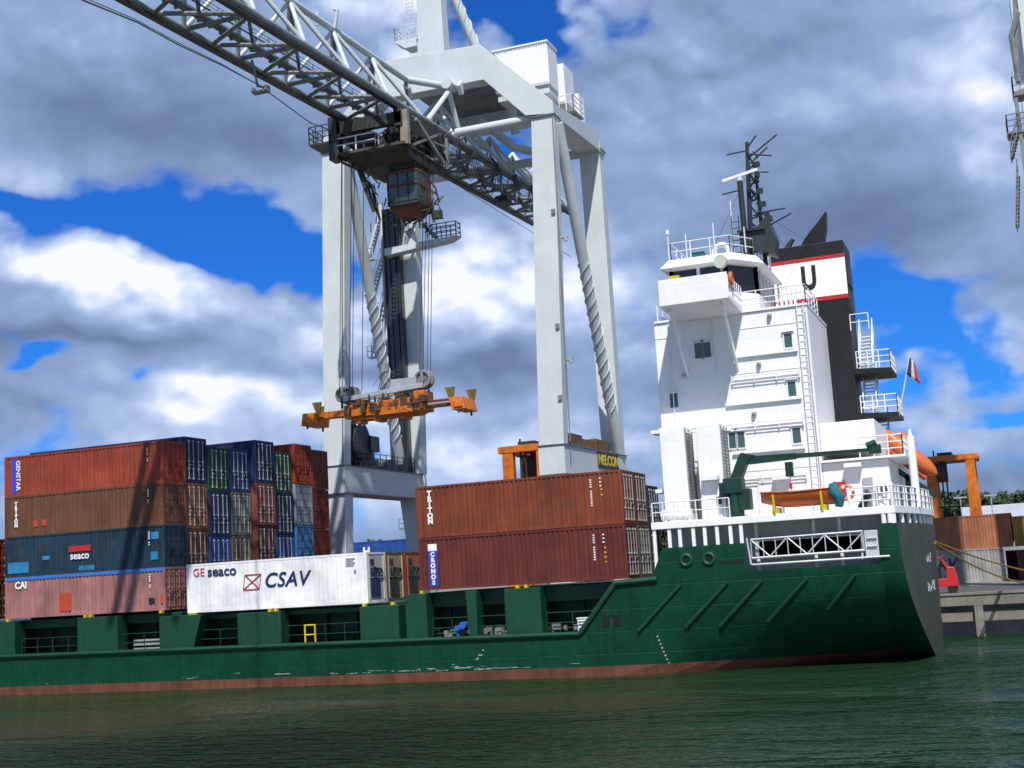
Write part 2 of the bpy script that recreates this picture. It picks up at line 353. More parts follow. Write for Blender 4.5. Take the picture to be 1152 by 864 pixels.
def text(name, s_, size, mat, parent, origin, xd, yd, bold=.0, shear=0.0, spacing=1.0, depth=.012, sx=1.0, line=1.0):
    cu = bpy.data.curves.new('txt', 'FONT'); cu.body = s_; cu.size = size; cu.offset = bold; cu.shear = shear; cu.space_character = spacing; cu.space_line = line
    cu.align_x = 'CENTER'; cu.align_y = 'CENTER'; cu.extrude = depth/2; cu.resolution_u = 4
    o = bpy.data.objects.new('txt', cu); COL.objects.link(o)
    dg = bpy.context.evaluated_depsgraph_get(); dg.update(); me = bpy.data.meshes.new_from_object(o.evaluated_get(dg))
    bpy.data.objects.remove(o)
    xd, yd = Vector(xd).normalized(), Vector(yd).normalized(); zd = xd.cross(yd); og = ORG.get(parent.name, Vector((0,0,0))); O = Vector(origin)
    for v in me.vertices: v.co = O+xd*v.co.x*sx+yd*v.co.y+zd*v.co.z-og
    me.materials.clear(); me.materials.append(mat); me.name = name
    o = bpy.data.objects.new(name, me); COL.objects.link(o); o.parent = parent; ORG[o.name] = og; return o

# ================================================================ SETTING
# water
wm = bpy.data.materials.new('harbour_water'); wm.use_nodes = True; t = wm.node_tree; t.nodes.remove(t.nodes['Principled BSDF'])
wd = t.nodes.new('ShaderNodeBsdfDiffuse'); wd.inputs['Color'].default_value = (.0100, .0330, .0125, 1)
wg = t.nodes.new('ShaderNodeBsdfGlossy'); wg.inputs['Color'].default_value = (.90, 1.0, .92, 1); wg.inputs['Roughness'].default_value = .02
wf = t.nodes.new('ShaderNodeFresnel'); wf.inputs['IOR'].default_value = 1.33
wq = t.nodes.new('ShaderNodeMath'); wq.operation = 'MULTIPLY_ADD'; wq.inputs[1].default_value = .80; wq.inputs[2].default_value = .0; t.links.new(wf.outputs[0], wq.inputs[0])      # silty water scatters part of the light it would mirror
wx = t.nodes.new('ShaderNodeMixShader'); t.links.new(wq.outputs[0], wx.inputs[0]); t.links.new(wd.outputs[0], wx.inputs[1]); t.links.new(wg.outputs[0], wx.inputs[2])
t.links.new(wx.outputs[0], t.nodes['Material Output'].inputs['Surface'])
tcn = t.nodes.new('ShaderNodeTexCoord')
def wn(sx, sy, scale, det, rot=0):
    mp = t.nodes.new('ShaderNodeMapping'); mp.inputs['Scale'].default_value = (sx, sy, 1); mp.inputs['Rotation'].default_value = (0, 0, rot); t.links.new(tcn.outputs['Object'], mp.inputs[0])
    x = t.nodes.new('ShaderNodeTexNoise'); x.inputs['Scale'].default_value = scale; x.inputs['Detail'].default_value = det; x.inputs['Roughness'].default_value = .55; x.inputs['Distortion'].default_value = .4
    t.links.new(mp.outputs[0], x.inputs['Vector']); return x.outputs['Fac']
def wm2(op, a, b_):
    x = t.nodes.new('ShaderNodeMath'); x.operation = op
    for i, v in enumerate((a, b_)):
        if isinstance(v, float): x.inputs[i].default_value = v
        else: t.links.new(v, x.inputs[i])
    return x.outputs[0]
gust = t.nodes.new('ShaderNodeMapRange'); t.links.new(wn(1, 2.2, .055, 3), gust.inputs[0])
for i, v in enumerate((.42, .62, .22, 1.3)): gust.inputs[i+1].default_value = v
h = wm2('ADD', wm2('MULTIPLY', wn(.7, 1.5, .75, 4, .25), 1.5), wm2('MULTIPLY', wn(.8, 1.5, 1.7, 2, -.2), .95))
# a cat's paw roughens the water near the camera
cps = t.nodes.new('ShaderNodeVectorMath'); cps.operation = 'MULTIPLY_ADD'; t.links.new(tcn.outputs['Object'], cps.inputs[0]); cps.inputs[1].default_value = (1/9, 1/8, 0); cps.inputs[2].default_value = (-8.5/9, 28.5/8, 0)
cpl = t.nodes.new('ShaderNodeVectorMath'); cpl.operation = 'DOT_PRODUCT'; t.links.new(cps.outputs[0], cpl.inputs[0]); t.links.new(cps.outputs[0], cpl.inputs[1])
h = wm2('MULTIPLY', h, wm2('ADD', gust.outputs[0], wm2('MULTIPLY', wm2('POWER', 2.718**-1, cpl.outputs['Value']), 5.0)))
bp = t.nodes.new('ShaderNodeBump'); bp.inputs['Strength'].default_value = 1.0; bp.inputs['Distance'].default_value = .46
t.links.new(h, bp.inputs['Height']); [t.links.new(bp.outputs[0], q_.inputs['Normal']) for q_ in (wg, wf, wd)]
w = MB(); w.add([(-900,-500,0),(900,-500,0),(900,22.5,0),(-900,22.5,0)], [(0,1,2,3)])
tag(w.build('water', wm), kind='structure')
# quay and the land behind it: one sheet that reaches the horizon
QZ = 2.62
q = MB().box(-900, 900, 24.2, 2500, -4, QZ)
q.box(-900, 900, 21.5, 24.2, 1.95, QZ-.004); q.box(-900, 900, 21.75, 22.25, .95, 1.5); q.box(-900, 900, 21.42, 21.8, QZ-.004, QZ+.14)
quay = tag(q.build('quay', CONC), kind='structure')
for i in range(-12, 9):
    x = 28.85+i*5.6
    MB().box(x-.26, x+.26, 21.35, 22.5, -3, 1.94).build('quay_pile', CONC, quay)
asph = paint('quay_asphalt', (.075, .075, .075), .9, .3, 0, grime=.4)
tag(MB().add([(-900,27.6,QZ+.006),(900,27.6,QZ+.006),(900,44,QZ+.006),(-900,44,QZ+.006)], [(0,1,2,3)]).build('road', asph), kind='structure')

# ---------------------------------------------------------------- trees
def leafmat(name, c):
    mt = bpy.data.materials.new(name); mt.use_nodes = True; t = mt.node_tree; b = t.nodes['Principled BSDF']; b.inputs['Roughness'].default_value = .7
    g = t.nodes.new('ShaderNodeNewGeometry'); r_ = t.nodes.new('ShaderNodeValToRGB'); t.links.new(g.outputs['Random Per Island'], r_.inputs[0])
    r_.color_ramp.elements[0].color = (c[0]*.5, c[1]*.5, c[2]*.5, 1); r_.color_ramp.elements[1].color = (c[0]*1.5, c[1]*1.45, c[2]*1.2, 1)
    t.links.new(r_.outputs[0], b.inputs['Base Color']); return mt
LEAF = leafmat('leaf_green', (.045, .085, .022)); LEAF2 = leafmat('leaf_dark_green', (.025, .055, .018))
BARK = paint('bark', (.08, .06, .045), .9, .3, .2)
def leaves(mb, c, rad, n, size, rng):
    c = Vector(c)
    for _ in range(n):
        d = Vector((rng.gauss(0,1), rng.gauss(0,1), rng.gauss(0,1))).normalized()*(rng.random()**.45)
        p = c+Vector((d.x*rad[0], d.y*rad[1], d.z*rad[2])); a = Vector((rng.gauss(0,1), rng.gauss(0,1), rng.gauss(0,1))).normalized(); b_ = a.orthogonal().normalized(); s_ = size*(.6+.8*rng.random())
        mb.add([p-a*s_, p+b_*s_*.7, p+a*s_, p-b_*s_*.7], [(0,1,2,3)])
def tree(x, y, h_, label, n=900, mat=LEAF, group=None):
    rng = random.Random(int(x*7+y)); r = thing('broadleaf_tree', (x, y, QZ), label, 'tree', group)
    tr = MB(); tr.path([(x,y,QZ),(x+.2,y,QZ+h_*.4),(x-.1,y,QZ+h_*.85)], .3, 7, [h_*.028, h_*.02, .05])
    cr_ = MB()
    for k in range(11):
        a = rng.random()*6.28; zz = h_*(.38+.52*rng.random()); rr = h_*.26*(1-abs(zz/h_-.55))*rng.random()
        q_ = (x+math.cos(a)*rr*1.2, y+math.sin(a)*rr*1.2, QZ+zz)
        tr.path([(x,y,QZ+zz*.6), q_], .1, 5, [.12, .04]); leaves(cr_, q_, (h_*.15, h_*.15, h_*.11), n//11, h_*.028, rng)
    tr.build('trunk', BARK, r); cr_.build('crown', mat, r); return r
tree(-121, 200, 15.6, 'broad green tree between the left crane leg and the blue container behind the ship', group='trees behind the crane')
tree(-112.5, 203, 14.2, 'smaller green tree just left of the distant lattice tower behind the quay', group='trees behind the crane')
tree(-106, 206, 14.6, 'green tree right behind the distant lattice tower', group='trees behind the crane')
rng = random.Random(3); fo = MB()
for i in range(300):
    x = -75+i*.6+rng.uniform(-1, 1); y = 262+rng.uniform(-14, 20); top = 14.2+rng.uniform(-1.5, 2.0)+1.4*math.sin(x*.11)
    for k in range(5):
        z = top*(.12+.2*k)+rng.uniform(-.6, .6); leaves(fo, (x+rng.uniform(-1.5,1.5), y, QZ+z), (3.0-.35*k, 2.6, 2.0), 66, .66, rng)
tag(fo.build('distant_wood', LEAF2), 'dark green wood lining the far side of the port', 'wood', kind='stuff')

# warehouse far right
wh = thing('warehouse', (42, 150, QZ), 'long low warehouse with pale grey roof in front of the far wood', 'warehouse')
MB().box(24.0, 70, 143, 160, QZ, 9.9).build('wall', paint('shed_wall', (.30, .31, .33), .7, .2, .2), wh)
MB().prism([(142.4, 9.903), (160.6, 9.903), (151.5, 12.2)], 'X', 23.6, 70.4).build('roof', paint('shed_roof', (.42, .44, .47), .6, .15, .2), wh)

# ================================================================ CONTAINERS
CW, CL = 2.438, 12.192
def corrugated_body(h_, flat=False):
    m_ = MB(); e = .16
    for x in (0, CL-e):
        for y in (0, CW-e): m_.box(x, x+e, y, y+e, .0, h_)
    for y in (0, CW-.09):
        m_.box(e, CL-e, y, y+.09, .0, .17); m_.box(e, CL-e, y, y+.09, h_-.11, h_)
    for x in (0, CL-.1):
        m_.box(x, x+.1, e, CW-e, 0, .15); m_.box(x, x+.1, e, CW-e, h_-.12, h_)
    m_.box(.09, CL-.1, .09, CW-.09, .06, .14); m_.box(.1, CL-.1, .09, CW-.09, h_-.07, h_-.03)
    z0, z1 = .17, h_-.11
    def wall(along, fixed, outward, a0, a1, pitch, dep):
        dep0 = dep; n = max(4, int(round((a1-a0)/pitch))); p_ = (a1-a0)/n; prof = []
        for i in range(n):
            a = a0+i*p_; dep = dep0*random.uniform(.82, 1.12); prof += [(a, 0), (a+p_*.30, 0), (a+p_*.5, dep), (a+p_*.80, dep)]
        prof.append((a1, 0)); k = len(m_.v)
        for a, d in prof:
            for z in (z0, z1):
                v = fixed-outward*(.012+d); m_.v.append((a, v, z) if along == 'X' else (v, a, z))
        for i in range(len(prof)-1): m_.f.append((k+2*i, k+2*i+2, k+2*i+3, k+2*i+1))
    if flat:
        wall('X', 0, -1, e, CL-e, .30, .010); wall('X', CW, 1, e, CL-e, .30, .010)
    else:
        wall('X', 0, -1, e, CL-e, .278, .05); wall('X', CW, 1, e, CL-e, .278, .05)
    wall('Y', 0, -1, e, CW-e, .25, .04)
    return m_
def door_mesh(h_, k):
    m_ = MB(); y0 = .165 if k == 0 else CW/2+.006; y1 = CW/2-.006 if k == 0 else CW-.165; x = CL-.055
    m_.box(x-.03, x, y0, y1, .16, h_-.13)
    n = 5
    for i in range(n):
        z = .16+(h_-.29)*(i+.5)/n; m_.box(x, x+.022, y0+.07, y1-.07, z-.17, z+.17)
    return m_
def rod_mesh(h_, k, j):
    m_ = MB(); y0 = (.165, CW/2+.006)[k]; wd = CW/2-.171; y = y0+wd*(.27, .73)[j]; x = CL+.012
    m_.tube((x, y, .17), (x, y, h_-.17), .024, 6)
    for z in (.24, .85, 1.35, h_-.26): m_.box(x-.045, x+.035, y-.07, y+.07, z-.045, z+.045)
    m_.box(x+.0, x+.05, y-(.32 if j else -.02), y+(-.02 if j else .34), 1.08, 1.14)
    return m_
PROTO = {}
def raw(mb, name):
    me = bpy.data.meshes.new(name); me.from_pydata(mb.v, [], mb.f); bm = bmesh.new(); bm.from_mesh(me); bmesh.ops.recalc_face_normals(bm, faces=bm.faces); bm.to_mesh(me); bm.free()
    me.materials.append(WHITE); return me
for hh in (2.591, 2.896):
    PROTO[hh] = dict(body=raw(corrugated_body(hh), 'container_body'), flat=raw(corrugated_body(hh, True), 'reefer_body'),
                     door=[raw(door_mesh(hh, k), 'door') for k in (0, 1)], rod=[[raw(rod_mesh(hh, k, j), 'locking_rod') for j in (0, 1)] for k in (0, 1)])
CCOL = {'red': ('#c04a2c', .1), 'orange red': ('#b0401f', .2), 'brown': ('#87583b', .28), 'teal blue': ('#22465c', .45), 'pink': ('#d08a86', .14),
        'navy': ('#22356e', .1), 'orange brown': ('#a9663f', .3), 'dark brown': ('#7f4a36', .3), 'green': ('#15653f', .1), 'dark blue': ('#173f70', .15),
        'bright blue': ('#1c5fc4', .1), 'blue': ('#1f4e90', .15), 'grey': ('#8f968c', .15), 'tan': ('#8e7a5e', .35), 'pinkish red': ('#a8534a', .2),
        'light grey': ('#a5b4bd', .1), 'light blue': ('#4b93cf', .12), 'brick red': ('#93372a', .3), 'rust orange': ('#a34d2c', .14), 'maroon': ('#843a32', .14),
        'greenish grey': ('#7d8a80', .25), 'white': ('#e8e8ea', .05), 'deep navy': ('#1b3d6b', .1), 'dusty brown': ('#8d5534', .2), 'yellow': ('#c9a245', .2), 'quay red': ('#d9875c', .15), 'dirty white': ('#c9cac4', .2), 'faded red': ('#b0523a', .2)}
def cmat(c):
    k = .98 if c == 'white' else .60; q_ = lin(CCOL[c][0]); g_ = sum(q_)/3
    return paint('container_'+c.replace(' ', '_'), tuple((v*.88+g_*.12)*k for v in q_), .58, .30, .12 if c == 'white' else .38, CCOL[c][1], scale=.55, spec=.25, grime=.02 if c == 'white' else .35, dents=.05, runs=.15 if c == 'white' else .5)
RODL = paint('bright_locking_rod', (.36, .38, .38), .4, .2, 0, .1, metal=.1)
def mesh_obj(name, me, mat, parent=None):
    o = bpy.data.objects.new(name, me); COL.objects.link(o); o.parent = parent
    o.material_slots[0].link = 'OBJECT'; o.material_slots[0].material = mat; return o
def container(x, y, z, h_, col, label, group, rods='bright', kind='body', name='shipping_container', doors=True):
    P = PROTO[h_]; mt = cmat(col)
    o = mesh_obj(name, P[kind], mt); o.location = (x, y, z); ORG[o.name] = Vector((x, y, z)); tag(o, label, 'container', group)
    if doors:
        rm = RODL if rods == 'bright' else mt
        for k in (0, 1):
            d = mesh_obj('door', P['door'][k], mt, o)
            for j in (0, 1): mesh_obj('locking_rod', P['rod'][k][j], rm, d)
    return o
def code_marks(c, x0, z1, n=11, y=-.012, mat=TXTW, gap=.13):
    o = ORG[c.name]; mb = MB()
    for i in range(n): 
        if i in (4,): continue
        mb.box(o.x+x0-.045-.02*random.random(), o.x+x0+.05, o.y+y-.004, o.y+y, o.z+z1-gap*i-.075, o.z+z1-gap*i)
    return mb.build('marking', mat, c)
GL = 'containers stacked on the forward deck'
ZL, ZC, ZT = 4.72, 4.46, 5.00
H, HQ = 2.591, 2.896
XL = -29.25
ord_ = ['first', 'second', 'third', 'fourth', 'fifth', 'sixth', 'seventh', 'eighth']
# eight columns side by side, listed bottom to top
COLS = [(XL, H, ['pink', 'teal blue', 'brown', 'red'], 'dull'),
        (-29.33, HQ, ['dark brown', 'dark brown', 'orange brown', 'navy'], 'bright'),
        (-29.28, HQ-0.0, ['bright blue', 'bright blue', 'dark blue', 'green'], 'bright'),
        (-29.22, HQ, ['grey', 'tan', 'grey', 'blue'], 'bright'),
        (-28.85, HQ, ['brick red', 'dark brown', 'pinkish red', 'navy'], 'bright'),
        (-28.90, HQ, ['blue', 'bright blue', 'dark blue', 'green'], 'bright'),
        (-28.72, HQ, ['light blue', 'light blue', 'light grey', 'orange red'], 'dull'),
        (-28.76, HQ, ['brick red', 'brick red', 'brick red', 'faded red'], 'dull')]
TOPZ = [None, 15.60, 15.15, 15.20, 15.90, 15.30, 16.0, 15.75]
front = [None]*4
lab1 = ['faded pink container with an orange patch, at the bottom of the forward stack', 'dark teal container with a red and white logo, above the pink one',
        'brown container with white stacked letters, between the red one and the teal one', 'red container with a blue lettered strip, topmost in the near side of the forward stack']
tiers = ['bottom', 'second from bottom', 'second from top', 'topmost']
for i, (x, hh, cols, rods) in enumerate(COLS):
    z = ZL
    if i: z = TOPZ[i]-4*(hh+.045)
    for k, c in enumerate(cols):
        if i == 0: lb = lab1[k]
        else:
            lb = f'{c} container, {tiers[k]}, {ord_[i]} column of door ends from the near side'
        o = container(x+(random.uniform(-.05, .05) if i else 0), i*2.52, z+k*(hh+(.045 if i else .002)), hh, c, lb, GL, rods if not (i == 0) else 'dull')
        if i == 0: front[k] = o
# lettering on the near stack
p, s_, br, rd = front
text('lettering', 'CAI', .62, TXTW, p, (XL+1.3, -.03, ZL+2.05), (1,0,0), (0,0,1), .02, sx=.95)
pm = paint('patch_orange', '#b8452a', .6, .2, .2, .2); bl = paint('rail_blue', '#2f6fc2', .6, .2, .2, .3)
MB().box(XL+4.25, XL+5.2, -.012, .0, ZL+.3, ZL+1.42).build('repair_patch', pm, p)
MB().box(XL+.1, XL+CL-.1, -.02, .0, ZL+H-.2, ZL+H-.01).build('top_rail', bl, p)
MB().box(XL+11.0, XL+11.4, -.012, .0, ZL+.42, ZL+.80).build('data_plate', TYRE, p)
MB().box(XL+11.85, XL+12.05, -.012, -.001, ZL+.42, ZL+1.0).build('repair_patch', pm, p)
zz = ZL+H
MB().box(XL+5.05, XL+6.75, -.02, -.0, zz+1.36, zz+1.72).build('logo', TXTR, s_)
text('lettering', 'seaco', .64, TXTW, s_, (XL+5.9, -.03, zz+1.08), (1,0,0), (0,0,1), .012)
cb = paint('blue_patch', '#2b79a6', .6, .3, .3, .1)
for (a, b_, c, d) in ((.25, 1.9, .25, .95), (3.0, 3.55, .98, 1.22), (5.8, 7.0, .15, .45), (11.2, 11.75, .5, 1.0), (11.25, 11.8, 1.75, 2.2)):
    MB().box(XL+a, XL+b_, -.012, .0, zz+c, zz+d).build('repair_patch', cb, s_)
zz = ZL+2*H
def stacked(par, word, x, ztop, size, mat, pitch, bold=.03, y=-.03, sx=1.0):
    for i, ch in enumerate(word): text('lettering', ch, size, mat, par, (x, y, ztop-pitch*(i+.5)), (1,0,0), (0,0,1), bold, sx=sx)
stacked(br, 'TRITON', XL+.95, zz+2.22, .335, TXTW, .275, .022)
MB().box(XL+2.3, XL+2.65, -.012, .0, zz+.55, zz+.95).build('repair_patch', pm, br); MB().box(XL+2.95, XL+3.3, -.012, .0, zz+.55, zz+.95).build('repair_patch', pm, br)
zz = ZL+3*H
MB().box(XL+.62, XL+.98, -.02, .0, zz+.18, zz+2.45).build('logo_strip', paint('strip_blue', '#3440c8', .5, .1, .1), rd)
text('lettering', 'GENSTAR', .44, TXTW, rd, (XL+1.12, -.03, zz+1.33), (0,0,-1), (1,0,0), .01, sx=1.02)
for c in front: code_marks(c, 11.1, 2.25, 7)
# middle bay: white reefers
GM = 'refrigerated containers amidships'
XC = -15.49
r1 = container(XC, 0, ZC, HQ, 'white', 'long white refrigerated container with blue and red lettering amidships', GM, kind='flat', doors=False, name='reefer_container')
r2 = container(XC, 2.52, ZC, HQ, 'tan', 'tan refrigerated container end, next behind the white lettered one', GM, kind='flat', doors=False, name='reefer_container')
r3 = container(XC+.05, 5.04, ZC, HQ, 'rust orange', 'orange refrigerated container end, beside the maroon container at its foot', GM, kind='flat', doors=False, name='reefer_container')
for c, um, fm in ((r1, paint('reefer_grey', (.45, .46, .46), .5, .15, .2, .1), paint('reefer_unit_blue', (.02, .035, .075), .5, .3, 0)), (r2, paint('reefer_tan', (.40, .30, .20), .6, .25, .3, .3), DARK), (r3, paint('reefer_orange', (.33, .12, .05), .6, .25, .3, .3), DARK)):
    o = ORG[c.name]; X = o.x+CL; y = o.y
    MB().box(X-.09, X-.02, y+.165, y+CW-.165, o.z+.155, o.z+HQ-.125).build('end_panel', um, c)
    u = MB().box(X-.02, X+.03, y+.45, y+CW-.85, o.z+.35, o.z+1.25).box(X-.02, X+.028, y+.5, y+1.6, o.z+1.3, o.z+2.0); u.ring((X-.0, y+1.0, o.z+1.72), 'X', .30, .06); u.ring((X-.0, y+1.75, o.z+1.72), 'X', .22, .05); u.box(X-.02, X+.02, y+.5, y+.9, o.z+2.2, o.z+2.5)
    u.build('cooling_unit', fm, c)
    g = MB()
    for i in (0, 3): g.box(X-.02, X+.045, y+.22+.62*i, y+.28+.62*i, o.z+.2, o.z+HQ-.2)
    g.box(X-.02, X+.045, y+.2, y+CW-.2, o.z+1.42, o.z+1.47); g.build('unit_frame', um, c)
text('lettering', 'GE', .68, TXTR, r1, (XC+.87, -.02, ZC+2.36), (1,0,0), (0,0,1), .0, sx=1.0)
text('lettering', 'seaco', .84, TXTB, r1, (XC+2.5, -.02, ZC+2.36), (1,0,0), (0,0,1), .018, sx=1.06)
text('lettering', 'CSAV', 1.18, TXTB, r1, (XC+6.85, -.02, ZC+1.62), (1,0,0), (0,0,1), .02, shear=.25, sx=1.0, spacing=1.06)
lg = MB(); P4 = [(XC+3.95, ZC+1.18), (XC+5.05, ZC+1.18), (XC+5.2, ZC+2.05), (XC+4.1, ZC+2.05)]
for a, b_ in ((0,1),(1,2),(2,3),(3,0),(0,2),(1,3)): lg.bar((P4[a][0], -.02, P4[a][1]), (P4[b_][0], -.02, P4[b_][1]), .02, .055)
lg.build('logo', TXTR, r1)
mk = MB()
for i in range(4): mk.box(XC+10.85, XC+11.45-.1*(i % 2), -.016, -.008, ZC+2.62-.13*i-.07, ZC+2.62-.13*i)
mk.box(XC+11.35, XC+11.5, -.016, -.008, ZC+1.75, ZC+1.95); mk.build('marking', paint('marking_grey', (.25, .26, .28), .6, .1, 0), r1)
# aft bay
GA = 'containers on the aft bay'
a1 = container(0, 0, ZT, HQ, 'maroon', 'maroon container with a blue lettered strip, at the foot of the aft stack', GA)
a2 = container(-.02, 0, ZT+HQ+.03, HQ, 'rust orange', 'rust orange container with white stacked letters, on top of the maroon one', GA)
container(.02, 2.52, ZT, HQ, 'greenish grey', 'greenish grey container end, right of the maroon container at its foot', GA)
container(-.02, 2.52, ZT+HQ+.03, HQ, 'dusty brown', 'brown container door end, right of the rust orange container on top', GA)
container(.0, 5.04, ZT, H, 'dark brown', 'brown container end in shadow beside the white superstructure', GA)
container(.0, 5.04, ZT+H+.01, H, 'deep navy', 'navy container end on top, between the aft stack and the white superstructure', GA)
z2 = ZT+HQ+.03
stacked(a2, 'TRITON', .85, z2+2.62, .40, TXTW, .315, .028)
code_marks(a2, 10.45, 2.5, 12, gap=.125); code_marks(a2, 11.0, 2.55, 3, gap=.2); code_marks(a2, 11.05, 1.95, 2, mat=YELLOW, gap=.3)
MB().box(.62, 1.12, -.018, .0, ZT+.2, ZT+2.15).build('logo_strip', paint('strip_royal_blue', '#1c46b4', .5, .12, .1), a1)
MB().box(.60, 1.14, -.018, .0, ZT+2.17, ZT+2.55).build('logo', TXTW, a1)
stacked(a1, 'CRONOS', .87, ZT+2.12, .34, TXTW, .315, .02)
code_marks(a1, 10.4, 2.45, 11, gap=.13); code_marks(a1, 10.95, 2.45, 3, gap=.2); code_marks(a1, 11.0, 1.75, 4, mat=YELLOW, gap=.25)
# a further bay forward, cut off by the frame
GF = 'containers in the bay cut off at the left'
container(-42.75, 0, ZL, H, 'dark brown', 'dark brown container at the left edge, under the bright red one', GF)
container(-42.75, 0, ZL+H+.01, H, 'orange red', 'red container at the left edge, only its rods and top showing', GF)

# ================================================================ SHIP
ship = thing('container_ship', (0, 10, 0), 'green hulled container ship with white superstructure and black funnel lying alongside', 'ship')
YN, YF, YC = -.6, 20.6, 10.0
def g_in(x, z):      # how far the counter draws in below the knuckle
    if x < 11: return 0.0
    t_ = min(1, (x-11)/15.3); zz_ = min(1.3, max(0.0, (5.2-z)/5.2))
    return 7.0*t_**1.5*zz_**2.4
def stern_x(z, yrel):   # transom: nearly upright, gently bowed in plan
    return 26.25+(6.6-z)*.06+1.0*(1-min(1, abs(yrel))**2)*(.35+.65*max(0, min(1, z/6.6)))
def top_z(x):
    pts = [(-80, 2.8), (-30, 2.42), (9.5, 2.28), (11.6, 4.78), (13.6, 4.95), (14.3, 6.46), (18.55, 6.46), (18.7, 5.02), (25.3, 5.02), (25.45, 6.98), (40, 6.98)]
    for (a, za), (b_, zb) in zip(pts, pts[1:]):
        if a <= x <= b_: return za+(zb-za)*(x-a)/(b_-a)
    return 2.5
xs = sorted(set([-78, -70, -60, -50, -40, -30, -20, -10, 0, 5, 9.5, 11.6, 13.6, 14.3, 16, 18.55, 18.7, 20, 22, 24, 25.3, 25.45, 26.25]))
fr_ = [0, .12, .22, .29, .34, .39, .44, .49, .54, .59, .64, .70, .76, .82, .9, 1.0]
hm = MB()
def hull_z(x, f):
    zt = top_z(x); return [-3.0, -.8, .60][int(f*0)] if False else -3.0+(zt+3.0)*f
def bow(x):  return 0.0 if x > -55 else 10.0*((-55-x)/23.0)**2
secs = []
for x in xs:
    ring_ = []
    for f in fr_:
        z = hull_z(x, f); y = YN+g_in(x, z)+bow(x); xx = x if x < 26 else stern_x(z, (y-YC)/10.6)
        ring_.append((xx, y, z))
    secs.append(ring_)
nf = len(fr_)
for side in (0, 1):
    k = len(hm.v)
    for ring_ in secs:
        for (x, y, z) in ring_: hm.v.append((x, y if side == 0 else 2*YC-y, z))
    for i in range(len(secs)-1):
        for j in range(nf-1): hm.f.append((k+i*nf+j, k+(i+1)*nf+j, k+(i+1)*nf+j+1, k+i*nf+j+1))
# transom: grid from near to far edge
hull = hm.build('hull', HULLG, ship, smooth=True)
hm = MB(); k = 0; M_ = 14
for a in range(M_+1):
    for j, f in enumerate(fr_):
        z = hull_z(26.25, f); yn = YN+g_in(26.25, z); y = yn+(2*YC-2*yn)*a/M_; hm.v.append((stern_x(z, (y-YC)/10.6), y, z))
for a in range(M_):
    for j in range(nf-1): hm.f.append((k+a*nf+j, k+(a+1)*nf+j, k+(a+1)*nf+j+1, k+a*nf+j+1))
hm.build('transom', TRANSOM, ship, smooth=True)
# inner side of the bulwarks / poop structure so that edges have thickness
# boot topping: a band just proud of the hull
bt = MB(); k = 0
bx = [-78, -70, -60, -50, -40, -30, -20, -10, 0, 5, 9.5, 10.8, 11.6, 13.6, 14.3, 16, 17.3, 18.55, 19.3, 20, 21, 22, 23, 24, 25.3, 26.2]
for x in bx:
    for z in (-1.2, 0, .52):
        bt.v.append((x, YN+g_in(x, z)+bow(x)-.035, z))
for i in range(len(bx)-1):
    for j in (0, 1): bt.f.append((3*i+j, 3*i+3+j, 3*i+4+j, 3*i+1+j))
bt.build('boot_topping', BOOT, ship)
sc_m = paint('scraped_primer', (.50, .52, .46), .8, .3, 0)
rg = random.Random(11); ms = MB()
for _ in range(52):
    x = rg.choice([rg.uniform(-30, 9), rg.gauss(-.5, 2.4), rg.gauss(3.5, 1.2), rg.uniform(-6, 6)]); l_ = rg.uniform(.15, 1.3)*rg.random(); z = .56+abs(rg.gauss(0, .10)); hh = rg.uniform(.012, .04)
    y = YN-.006; n_ = 5; base = [(x+l_*i/n_, z+rg.uniform(0, .5)*hh) for i in range(n_+1)]; tp = [(x+l_*i/n_, z+hh*(.4+rg.random())) for i in range(n_, -1, -1)]
    kk = len(ms.v); pts = base+tp; ms.v += [(a, y, b_) for a, b_ in pts]; ms.f.append(tuple(range(kk, kk+len(pts))))
for _ in range(9):
    x = rg.gauss(3.6, .22); z = 1.25+(x-3.6)*.9+rg.gauss(0, .08); ms.add([(x, YN-.006, z), (x+.09, YN-.006, z+.02), (x+.07, YN-.006, z+.06), (x+.01, YN-.006, z+.07)], [(0,1,2,3)])
ms.build('scraped_paint', sc_m, hull)
dm = MB()      # draught marks near the stern
for i in range(9):
    x = 13.6+.06*i; z = 1.9-.2*i+.0; y = YN+g_in(x, z)-.012; dm.box(x, x+.09, y-.004, y, z, z+.08)
dm.build('draught_mark', paint('worn_white', (.35,.37,.34), .7, .4, .2, .2), hull)
# rubbing strake / bulwark cap
rs = MB()
def strake(a, b_, r=.11):
    rs.path([a, b_], r, 8)
zc_ = lambda x: top_z(x)-.02
for a, b_ in ((-60, -30), (-30, -10), (-10, 0), (0, 9.5)): strake((a, YN-.06, zc_(a)), (b_, YN-.06, zc_(b_)), .13)
strake((9.5, YN-.06, 2.3), (11.6, YN-.06, 4.78), .15); strake((11.55, YN-.06, 4.80), (13.9, YN-.06, 4.9), .15)
rs.build('rubbing_strake', HULLG2, ship, smooth=True)
for (xa, za, xb, zb) in ((15.09,4.5,12.68,2.26),(17.57,4.5,15.16,2.33),(19.35,4.5,16.92,2.30),(21.63,4.5,19.39,2.42),(24.0,4.55,22.45,2.9)):
    f = MB(); ya, yb = YN+g_in(xa, za)-.03, YN+g_in(xb, zb)-.03
    n_ = 6; f.path([(xa+(xb-xa)*i/n_, YN+g_in(xa+(xb-xa)*i/n_, za+(zb-za)*i/n_)-.05, za+(zb-za)*i/n_) for i in range(n_+1)], .10, 8)
    f.build('fender_bar', HULLG2, ship, smooth=True)
